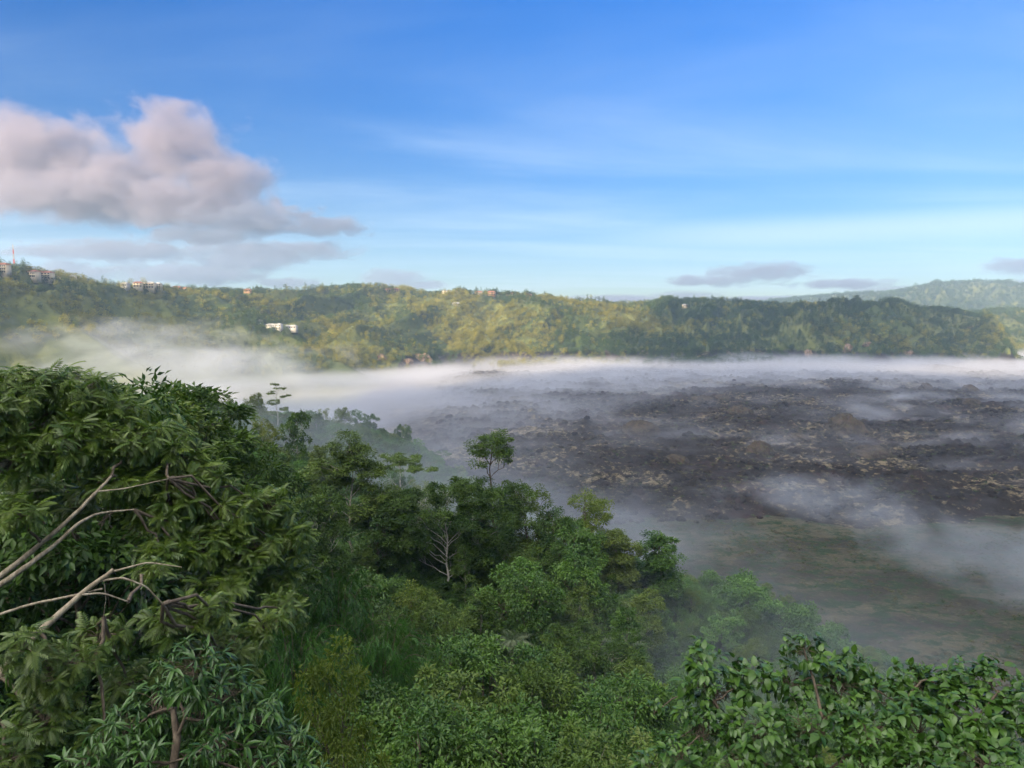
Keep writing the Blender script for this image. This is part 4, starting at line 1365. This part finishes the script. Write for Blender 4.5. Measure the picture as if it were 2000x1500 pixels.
HS = [(8, 540, 16, 10, 12, 3, M_CREAM, M_TILE, 'sunlit three storey block at the far left end of the rim skyline'),
      (66, 543, 17, 10, 9, 2, M_CREAM, M_TILE, 'cream villa with hipped roof, left half of the large rim resort'),
      (88, 545, 24, 11, 9, 3, M_CREAM, M_TILE, 'long cream resort building with stacked balconies on the left rim'),
      (108, 547, 14, 9, 6, 1, M_WHITE, M_TILE, 'low pale wing at the right end of the rim resort'),
      (128, 548, 10, 8, 6, 1, M_WHITE, M_TIN, 'small white house just right of the rim resort'),
      (142, 549, 10, 8, 8, 2, M_CREAM, M_TIN, 'narrow two storey house right of the small white house'),
      (245, 560, 12, 9, 5, 1, M_WHITE, M_TIN, 'low white house on the rim, left of the yellow hotel'),
      (270, 561, 14, 9, 7, 2, M_CREAM, M_TILE, 'red roofed house touching the yellow hotel from the left'),
      (290, 565, 22, 10, 9, 2, M_CREAM, M_TIN, 'yellow cream hotel block standing on the left rim'),
      (310, 566, 10, 9, 10, 3, M_CREAM, M_TIN, 'tower-like cream annex at the right of the yellow hotel'),
      (345, 566, 16, 9, 5, 1, M_OCHRE, M_TILE, 'low reddish house right of the hotel annex'),
      (366, 567, 14, 9, 4, 1, M_OCHRE, M_TILE, 'long low reddish house next to the trees on the rim'),
      (484, 570, 14, 9, 4, 1, M_OCHRE, M_TILE, 'lone low red roofed house in the middle of the left rim'),
      (508, 633, 8, 7, 5, 1, M_WHITE, M_TIN, 'small white hut up the slope from the white compound'),
      (532, 640, 20, 8, 4, 1, M_WHITE, M_TIN, 'white roofed shed at the left of the mid slope compound'),
      (546, 643, 9, 8, 8, 2, M_WHITE, M_TIN, 'taller white house in the mid slope compound'),
      (568, 646, 24, 8, 4, 1, M_WHITE, M_TIN, 'long white roofed building at the right of the mid slope compound'),
      (770, 571, 22, 11, 7, 2, M_OCHRE, M_TILE, 'orange lit hotel below the crest of the middle hill'),
      (758, 570, 14, 9, 5, 1, M_OCHRE, M_TILE, 'small orange house left of the orange lit hotel'),
      (872, 573, 20, 9, 5, 1, M_CREAM, M_TIN, 'pale roofed house, first of the row along the rim village'),
      (890, 574, 16, 9, 5, 1, M_WHITE, M_TILE, 'second house of the row along the rim village'),
      (935, 576, 18, 9, 6, 2, M_CREAM, M_TILE, 'cream house under trees in the middle of the rim village'),
      (960, 577, 18, 10, 8, 2, M_OCHRE, M_TILE, 'orange two storey house of the rim village'),
      (995, 577, 16, 9, 5, 1, M_CREAM, M_TILE, 'cream house near the right end of the rim village'),
      (1032, 579, 16, 9, 4, 1, M_OCHRE, M_TILE, 'last reddish house at the right end of the rim village'),
      (891, 596, 16, 8, 4, 1, M_WHITE, M_TIN, 'single white roof in the dark forest below the rim village'),
      (1338, 600, 14, 8, 6, 1, M_CREAM, M_TIN, 'pale house in the forest at the top of the shaded hill')]
for q in HS:
    house(*q[:9], group='houses on the caldera rim', rz=random.Random(q[0]).uniform(-0.35, 0.35), n_win=3 if q[2] < 15 else 5)
house(1011, 950, 6, 5, 2.6, 1, M_WHITE, M_BLUE, 'tiny white hut with a blue roof at the lava edge behind the yellow trees', D=385, n_win=2)
house(1028, 940, 5, 4, 2.4, 1, M_WHITE, M_TIN, 'tiny white shed right of the blue-roofed hut at the lava edge', D=392, n_win=2)


def mast(px, pytop, D, wd, label, zb=None, nseg=8):
    p = at(px, pytop, D)
    z0 = hz1(p.x, D) - 1 if zb is None else zb
    H = p.z - z0
    o = empty('radio_mast', (p.x, D, z0))
    tag(o, label, 'mast')
    for k in range(nseg):
        g = Geo()
        f0, f1 = k / nseg, (k + 1) / nseg
        for j in range(3):
            a, a2 = j * 2.094, (j + 1) * 2.094
            w0, w1 = wd * (1 - 0.75 * f0), wd * (1 - 0.75 * f1)
            P0, P1 = (w0 * math.cos(a), w0 * math.sin(a), H * f0), (w1 * math.cos(a), w1 * math.sin(a), H * f1)
            Q0, Q1 = (w0 * math.cos(a2), w0 * math.sin(a2), H * f0), (w1 * math.cos(a2), w1 * math.sin(a2), H * f1)
            for u0, u1 in ((P0, P1), (P0, Q1), (Q0, P1), (P1, Q1)):
                g.tube([u0, u1], wd * 0.09, 4)
        link('lattice_section', g.mesh('lattice_section', M_MASTR if k % 2 == 0 else M_STEEL), o)
    g = Geo()
    g.tube([(0, 0, H), (0, 0, H * 1.06)], wd * 0.06, 4)
    link('aerial', g.mesh('aerial', M_STEEL), o)


mast(25, 478, 1400, 2.4, 'tall lattice radio mast on the rim at the far left')
mast(11, 516, 1400, 1.2, 'short mast left of the tall lattice radio mast', nseg=4)
mast(1902, 546, 4650, 3.0, 'mast standing on the distant ridge right of its wooded knoll')
mast(1817, 548, 4650, 2.2, 'fainter mast on the distant ridge, left of the two side by side', nseg=5)
mast(1824, 549, 4650, 2.2, 'fainter mast on the distant ridge, right of the two side by side', nseg=5)


# rocks: craggy heaps on the lava, bare faces on the hills
def rock_mesh(name, seed, rx, ry, rz, mat, rough=0.35, n=44):
    th = np.linspace(0, 2 * np.pi, n, endpoint=False)
    ph = np.linspace(-0.35, np.pi / 2, n // 2)
    T, P = np.meshgrid(th, ph)
    X, Y, Z = np.cos(P) * np.cos(T), np.cos(P) * np.sin(T), np.sin(P)
    k = 0.72 + rough * (ridged(X * 1.6 + Z * 1.3 + seed, Y * 1.6 - Z + seed * 3, 5, seed, 0.6) - 0.35) * 1.6
    V = np.stack([X * k * rx, Y * k * ry, Z * k * rz], -1).reshape(-1, 3)
    m_, q = T.shape
    i = np.arange(m_ - 1)[:, None] * q
    j = np.arange(q)[None]
    k2 = (j + 1) % q
    Fc = np.stack([i + j, i + k2, i + q + k2, i + q + j], -1).reshape(-1, 4)
    return mesh_np(name, V, Fc, mat)


def rock_cols(c1, c2, c3):
    def f(t, P, geo):
        n1 = t.noise(P, 0.12, 6, 0.7)
        n2 = t.noise(t.mapping(P, scale=(1, 1, 0.4)), 0.6, 5, 0.7)
        c = t.mix(t.ramp(n1, 0.4, 0.62), (*c1, 1), (*c2, 1))
        c = t.mix(t.ramp(n2, 0.48, 0.6), c, (*c3, 1))
        return c, n2
    return f


M_CRAG = mat_ground('craggy_lava', rock_cols((0.035, 0.027, 0.024), (0.085, 0.062, 0.045), (0.075, 0.068, 0.04)), 0.95, 1.0, 1.5)
M_CLIFF = mat_ground('pink_rock_face', rock_cols((0.17, 0.105, 0.075), (0.26, 0.18, 0.13), (0.08, 0.07, 0.035)), 0.95, 1.0, 1.5)
OUT = [(1655, 845, 640, 62, 26, 'largest brown craggy knoll standing up from the lava on the right'), (1700, 888, 545, 56, 16, 'low tan knoll below the largest brown knoll'),
       (1252, 845, 650, 62, 17, 'brown knoll on the dark lava above the lone column tree'), (1448, 812, 760, 44, 15, 'small knoll near the middle of the lava field'),
       (1484, 884, 560, 40, 18, 'tan rounded knoll near the middle of the lava field'), (1372, 785, 860, 44, 9, 'low knoll at the far edge of the dark lava'),
       (1410, 782, 870, 30, 8, 'low knoll just right of the one at the far edge of the dark lava'), (1808, 760, 1000, 20, 9, 'small dark knoll in the mist at the right'),
       (1895, 765, 980, 26, 10, 'wider dark knoll in the mist at the far right'), (1895, 790, 860, 30, 9, 'faint knoll in the mist below the wider dark knoll'),
       (1560, 855, 610, 34, 8, 'flat knoll left of the largest brown knoll'), (1320, 900, 530, 40, 9, 'flat olive knoll on the near lava')]
for i, (px, py, D, wp, hp, lab) in enumerate(OUT):
    p = at(px, py, D)
    s = D / F
    o = link('rock_outcrop', rock_mesh('rock_outcrop', 30 + i, wp * s * 0.72, wp * s * 0.8, hp * s * 1.5, M_CRAG))
    o.location = (p.x, D, min(p.z, hz1(p.x, D) + 1.0))
    tag(o, lab, 'rock', 'knolls on the lava field')
FACES = [(822, 702, 30, 22, 'orange sunlit rock face at the foot of the lit hills'), (795, 706, 18, 10, 'smaller orange rock patch left of the orange rock face'), (742, 698, 20, 12, 'reddish rock patch farthest left at the foot of the hills'),
         (1580, 694, 14, 20, 'narrow pale rock face, leftmost below the shaded hills'), (1659, 683, 13, 20, 'square pinkish rock face below the shaded hills'),
         (1696, 673, 16, 9, 'small pinkish rock face up right of the square one'), (1775, 691, 26, 13, 'broad pinkish rock face at the foot of the shaded hills'),
         (1862, 692, 18, 7, 'faint low rock face near the right end of the shaded hills'), (1911, 639, 26, 5, 'thin pale scar high on the right hill')]
for i, (px, py, wp, hp, lab) in enumerate(FACES):
    D, _o = hit(px, py, 1000)
    p = at(px, py, D)
    s = D / F
    o = link('bare_rock', rock_mesh('bare_rock', 60 + i, wp * s * 0.62, 11, hp * s * 0.75, M_CLIFF, 0.7))
    o.location = (p.x, D + 4, p.z - hp * s * 0.3)
    tag(o, lab, 'rock face', 'bare rock faces of the caldera wall')

# tufts, bushes and blocks strewn over the lava and the scrub flat
blk = [rock_mesh('block_%d' % i, 90 + i, 1.2, 1.0, 1.0, M_LAVA, 0.6, 12) for i in range(2)]
NB = 110000
D_ = np.sqrt(rg.uniform(150 ** 2, 1250 ** 2, NB))
u_ = rg.uniform(850, 2100, NB)
X_, Y_ = (u_ - 1000) / 1451 * D_, D_
Z_ = height(X_, Y_)
n1 = fbm(X_ / 40, Y_ / 40, 4, 601)
n2 = fbm(X_ / 13, Y_ / 13, 3, 602)
lavm = Y_ > 400 + 0.03 * X_
okk = (Z_ < 26) & (X_ > -120) & (rg.rand(NB) < np.clip((n1 * 0.5 + n2 * 0.5 - np.where(lavm, 0.50, 0.42)) * 6, 0.03, 1)) & ((Y_ > 400) | (Z_ < 6))
X_, Y_, Z_, lavm = X_[okk], Y_[okk], Z_[okk], lavm[okk]
n_ = len(X_)
kd = np.where(lavm, rg.choice([0, 0, 0, 1, 2, 3], n_), rg.choice([0, 0, 1], n_))
sc_ = rg.uniform(0.5, 1.5, n_) * np.where(lavm, 1.0, 0.62) * np.where(kd > 1, 1.5, 1.0)
stuff_field('lava_scrub', 'tufts, low bushes and lava blocks strewn over the lava field and the flat', np.stack([X_, Y_, Z_ - 0.1], 1), kd, np.stack([sc_ * 1.2, sc_ * 1.2, sc_], 1), tf + blk, 5)


# ------------------------------------------------------------------ fog and haze
def fog_mat(name, dens, build, color=(0.97, 0.97, 1.0), step=1.0, aniso=0.2):
    m, t = material(name)
    geo = t.node('ShaderNodeNewGeometry')
    dn = build(t, geo.outputs['Position'])
    dn = t.math('MULTIPLY', t.math('MAXIMUM', dn, 0.0), dens)
    v = t.node('ShaderNodeVolumeScatter', ins={'Color': (*color, 1), 'Density': dn, 'Anisotropy': aniso})
    o = t.node('ShaderNodeOutputMaterial')
    ab = t.node('ShaderNodeVolumeAbsorption', ins={'Color': (*color, 1), 'Density': dn})
    ad = t.node('ShaderNodeAddShader')
    t.t.links.new(v.outputs[0], ad.inputs[0])
    t.t.links.new(ab.outputs[0], ad.inputs[1])
    t.t.links.new(ad.outputs[0], o.inputs['Volume'])
    m.cycles.volume_step_rate = step
    return m


def box_mesh(name, lo, hi, mat):
    V = np.array([(x, y, z) for x in (lo[0], hi[0]) for y in (lo[1], hi[1]) for z in (lo[2], hi[2])], float)
    Fb = [(0, 1, 3, 2), (4, 6, 7, 5), (0, 4, 5, 1), (2, 3, 7, 6), (0, 2, 6, 4), (1, 5, 7, 3)]
    return mesh_np(name, V, np.array(Fb), mat)


def ell(t, P, c, r, rot=0.0, soft=1.0):
    """1 in the middle of an ellipsoid, 0 at its surface"""
    q = t.vmath('SUBTRACT', P, c)
    if rot:
        q = t.mapping(q, rot=(0, 0, -rot))
    q = t.vmath('DIVIDE', q, r)
    return t.math('SUBTRACT', 1.0, t.vmath('LENGTH', q))


def main_fog(t, P):
    s = t.sep(P)
    nW = t.noise(t.mapping(P, scale=(1, 1, 2.0)), 0.0045, 6, 0.62, 0.5)
    nS = t.noise(t.mapping(P, rot=(0, 0, 0.5), scale=(1, 2.2, 4)), 0.010, 5, 0.6, 0.8)
    # near edge of the bank: from far right to nearer left
    u = t.math('DIVIDE', s[0], s[1])
    edge = t.ramp(u, -0.10, 0.40, 540.0, 1080.0)
    body = t.ramp(t.math('SUBTRACT', s[1], edge), -160.0, 260.0)
    top = t.ramp(u, -0.5, 0.5, 22.0, 33.0)
    top = t.math('ADD', top, t.math('MULTIPLY', t.math('SUBTRACT', nW, 0.5), 42.0))
    v = t.ramp(t.math('DIVIDE', s[2], top), 0.35, 1.0, 1.0, 0.0)
    thick = t.math('MULTIPLY', body, t.ramp(nW, 0.34, 0.60, t.ramp(s[1], 1000.0, 1300.0, 0.25, 0.75), 1.0))
    strands = t.math('MULTIPLY', t.ramp(nS, 0.50, 0.68), t.ramp(u, 0.1, 0.6, 0.35, 0.8))
    strands = t.math('MULTIPLY', strands, t.ramp(s[1], 400.0, 620.0))
    return t.math('MULTIPLY', t.math('ADD', thick, strands), v)


M_FOG = fog_mat('valley_fog', 0.017, main_fog, (0.82, 0.83, 0.90), step=0.14)
tag(link('fog_bank', box_mesh('fog_bank', (-900, 260, 0.5), (1500, 1800, 62), M_FOG)), 'long pale fog bank lying across the lava field below the hills', 'fog', kind='stuff')

hz_m, t = material('air_haze')
pv = t.node('ShaderNodeVolumePrincipled', ins={'Color': (0.50, 0.68, 1.0, 1), 'Density': 0.00011, 'Anisotropy': 0.1})
o_ = t.node('ShaderNodeOutputMaterial')
t.t.links.new(pv.outputs[0], o_.inputs['Volume'])
tag(link('haze', box_mesh('haze', (-5000, -2600, -10), (5000, 5300, 445), hz_m)), kind='stuff')

# ------------------------------------------------------------------ mist and clouds
def blob_mat(name, blobs, dens, nscale, namp, sharp, step, color=(0.82, 0.86, 0.95), stretch=(1, 1, 1), detail=5, aniso=0.2, base=0.0):
    """blobs: (centre, radii, rotation about z)"""
    def f(t, P):
        val = None
        for c, r, rot in blobs:
            e = ell(t, P, c, r, rot)
            val = e if val is None else t.math('SMOOTH_MAX', val, e, 0.15)
        n = t.noise(t.mapping(P, scale=stretch), nscale, detail, 0.58, 0.4)
        val = t.math('ADD', val, t.math('MULTIPLY', t.math('SUBTRACT', n, 0.5), namp))
        return t.ramp(val, base, base + sharp)
    return fog_mat(name, dens, f, color, step, aniso)


def wisp(name, label, blobs, dens, nscale, namp, sharp, step, stretch=(1, 1, 1), grow=1.0, **kw):
    m = blob_mat(name, blobs, dens, nscale, namp, sharp, step, stretch=stretch, **kw)
    lo = [min(c[i] - (max(r[:2]) if rot and i < 2 else r[i]) * grow for c, r, rot in blobs) for i in range(3)]
    hi = [max(c[i] + (max(r[:2]) if rot and i < 2 else r[i]) * grow for c, r, rot in blobs) for i in range(3)]
    tag(link(name, box_mesh(name, lo, hi, m)), label, kind='stuff')


wisp('hill_mist', 'torn mist drifting up the foot of the left hills', [((-560, 1010, 62), (190, 150, 46), 0.2), ((-420, 930, 42), (220, 170, 46), 0.3), ((-700, 1080, 72), (170, 120, 30), 0)],
     0.0042, 0.016, 2.4, 0.7, 0.12, stretch=(1, 0.7, 2.2))
wisp('hollow_mist', 'bluish mist lying in the wooded hollow behind the near trees', [((-42, 225, 58), (95, 62, 26), 0.0), ((-90, 260, 66), (60, 60, 24), 0.0), ((25, 290, 26), (90, 60, 24), 0.0)],
     0.0085, 0.028, 2.2, 0.8, 0.25, stretch=(1, 1, 2.0))
wisp('right_mist', 'streak of mist slanting over the edge of the lava on the right', [((165, 355, 22), (80, 24, 15), -0.75), ((200, 300, 16), (60, 24, 18), -1.0)],
     0.017, 0.034, 2.4, 0.8, 0.2, stretch=(1, 1, 1.8))
wisp('gully_haze', 'thin haze in the gully in front of the pale slope', [((34, 104, 64), (52, 46, 22), 0.0), ((10, 80, 72), (34, 34, 16), 0.0)],
     0.009, 0.03, 0.9, 0.9, 0.22, stretch=(1, 1, 1.4))


def cblobs(L, D, deep=0.7):
    o_ = []
    for px, py, rx, ry in L:
        p = at(px, py, D)
        s = D / F
        o_.append((tuple(p), (rx * s, max(rx * s * deep, 350), ry * s), 0.0))
    return o_


CC = (0.46, 0.42, 0.50)
CD = (0.29, 0.31, 0.41)
wisp('cloud', 'large puffy pink-topped cloud at the upper left', cblobs([(330, 285, 125, 95), (215, 330, 130, 80), (60, 305, 150, 90), (430, 345, 120, 65), (150, 385, 240, 55), (340, 400, 210, 48), (-80, 350, 130, 80)], 8200),
     0.0036, 0.0024, 2.1, 0.5, 0.25, stretch=(1, 1, 1.3), color=CC, detail=7)
wisp('cloud', 'ragged grey-mauve cloud trailing under the large pink-topped cloud', cblobs([(500, 432, 150, 32), (620, 440, 110, 22), (400, 462, 130, 24), (480, 500, 150, 34), (590, 490, 110, 22), (230, 492, 180, 22), (80, 492, 80, 13), (370, 535, 170, 22), (140, 532, 90, 26), (560, 552, 80, 11)], 8000),
     0.0042, 0.0036, 2.8, 0.6, 0.28, stretch=(1, 1, 2.2), color=CD)
wisp('cloud', 'small pinkish cloud resting on the crest of the middle hill', cblobs([(770, 545, 85, 24), (830, 556, 60, 12)], 7600), 0.0030, 0.004, 1.8, 0.6, 0.4, stretch=(1, 1, 2.0), color=CD)
wisp('cloud', 'flat grey cloud low in the sky on the right', cblobs([(1490, 532, 110, 24), (1390, 548, 90, 14), (1650, 555, 110, 11)], 9500), 0.0034, 0.0030, 2.6, 0.6, 0.3, stretch=(1, 1, 2.5), color=CD)
wisp('cloud', 'grey cloud cut by the right edge of the photo', cblobs([(1990, 520, 80, 20), (2080, 530, 100, 30), (2010, 552, 60, 9)], 9000), 0.0034, 0.0030, 2.6, 0.6, 0.3, stretch=(1, 1, 2.5), color=CD)
wisp('cloud', 'long low grey cloud bank behind the ridge right of the middle', cblobs([(1200, 590, 150, 18), (1330, 584, 100, 20), (1480, 592, 160, 14), (1050, 590, 90, 12)], 7800), 0.0040, 0.0020, 1.4, 0.6, 0.3, stretch=(1, 1, 1.5), color=CD)
wisp('cloud', 'thin cap of cloud smoothing the crest of the distant ridge', [(tuple(at(1760, 566, 4900)), (560, 260, 36), 0.0), (tuple(at(1600, 584, 4900)), (620, 260, 30), 0.0)], 0.0030, 0.003, 0.8, 0.7, 0.2, stretch=(1, 1, 2.0), color=CD)

# added unseen cloud behind the viewer, placed to shade the right-hand hills
def shade_cloud_lump(c, r, dens, lab='unseen cloud added behind the viewer to shade the hills on the right'):
    m, t = material('dense_cloud')
    v = t.node('ShaderNodeVolumeScatter', ins={'Color': (0.97, 0.97, 1.0, 1), 'Density': dens, 'Anisotropy': 0.3})
    o = t.node('ShaderNodeOutputMaterial')
    t.t.links.new(v.outputs[0], o.inputs['Volume'])
    th = np.linspace(0, 2 * np.pi, 48, endpoint=False)
    ph = np.linspace(-np.pi / 2, np.pi / 2, 26)
    T, P = np.meshgrid(th, ph)
    X, Y, Z = np.cos(P) * np.cos(T), np.cos(P) * np.sin(T), np.sin(P)
    k = 0.8 + 0.4 * fbm(X * 2 + Z, Y * 2 - Z, 4, 700)
    k[0] = k[-1] = 0.95
    V = np.stack([X * k * r[0], Y * k * r[1], Z * k * r[2]], -1).reshape(-1, 3)
    q = T.shape[1]
    i = np.arange(T.shape[0] - 1)[:, None] * q
    j = np.arange(q)[None]
    k2 = (j + 1) % q
    Fc = np.stack([i + j, i + k2, i + q + k2, i + q + j], -1).reshape(-1, 4)
    ob = link('cloud', mesh_np('cloud', V, Fc, m, smooth=True))
    ob.location = c
    ob.rotation_euler = (0, 0, math.atan2(-0.62, 0.785))
    tag(ob, lab, kind='stuff')


cs, ct_ = -520, -1200
shade_cloud_lump((0.785 * cs + 0.62 * ct_, -0.62 * cs + 0.785 * ct_, 690), (350, 250, 165), 0.008)
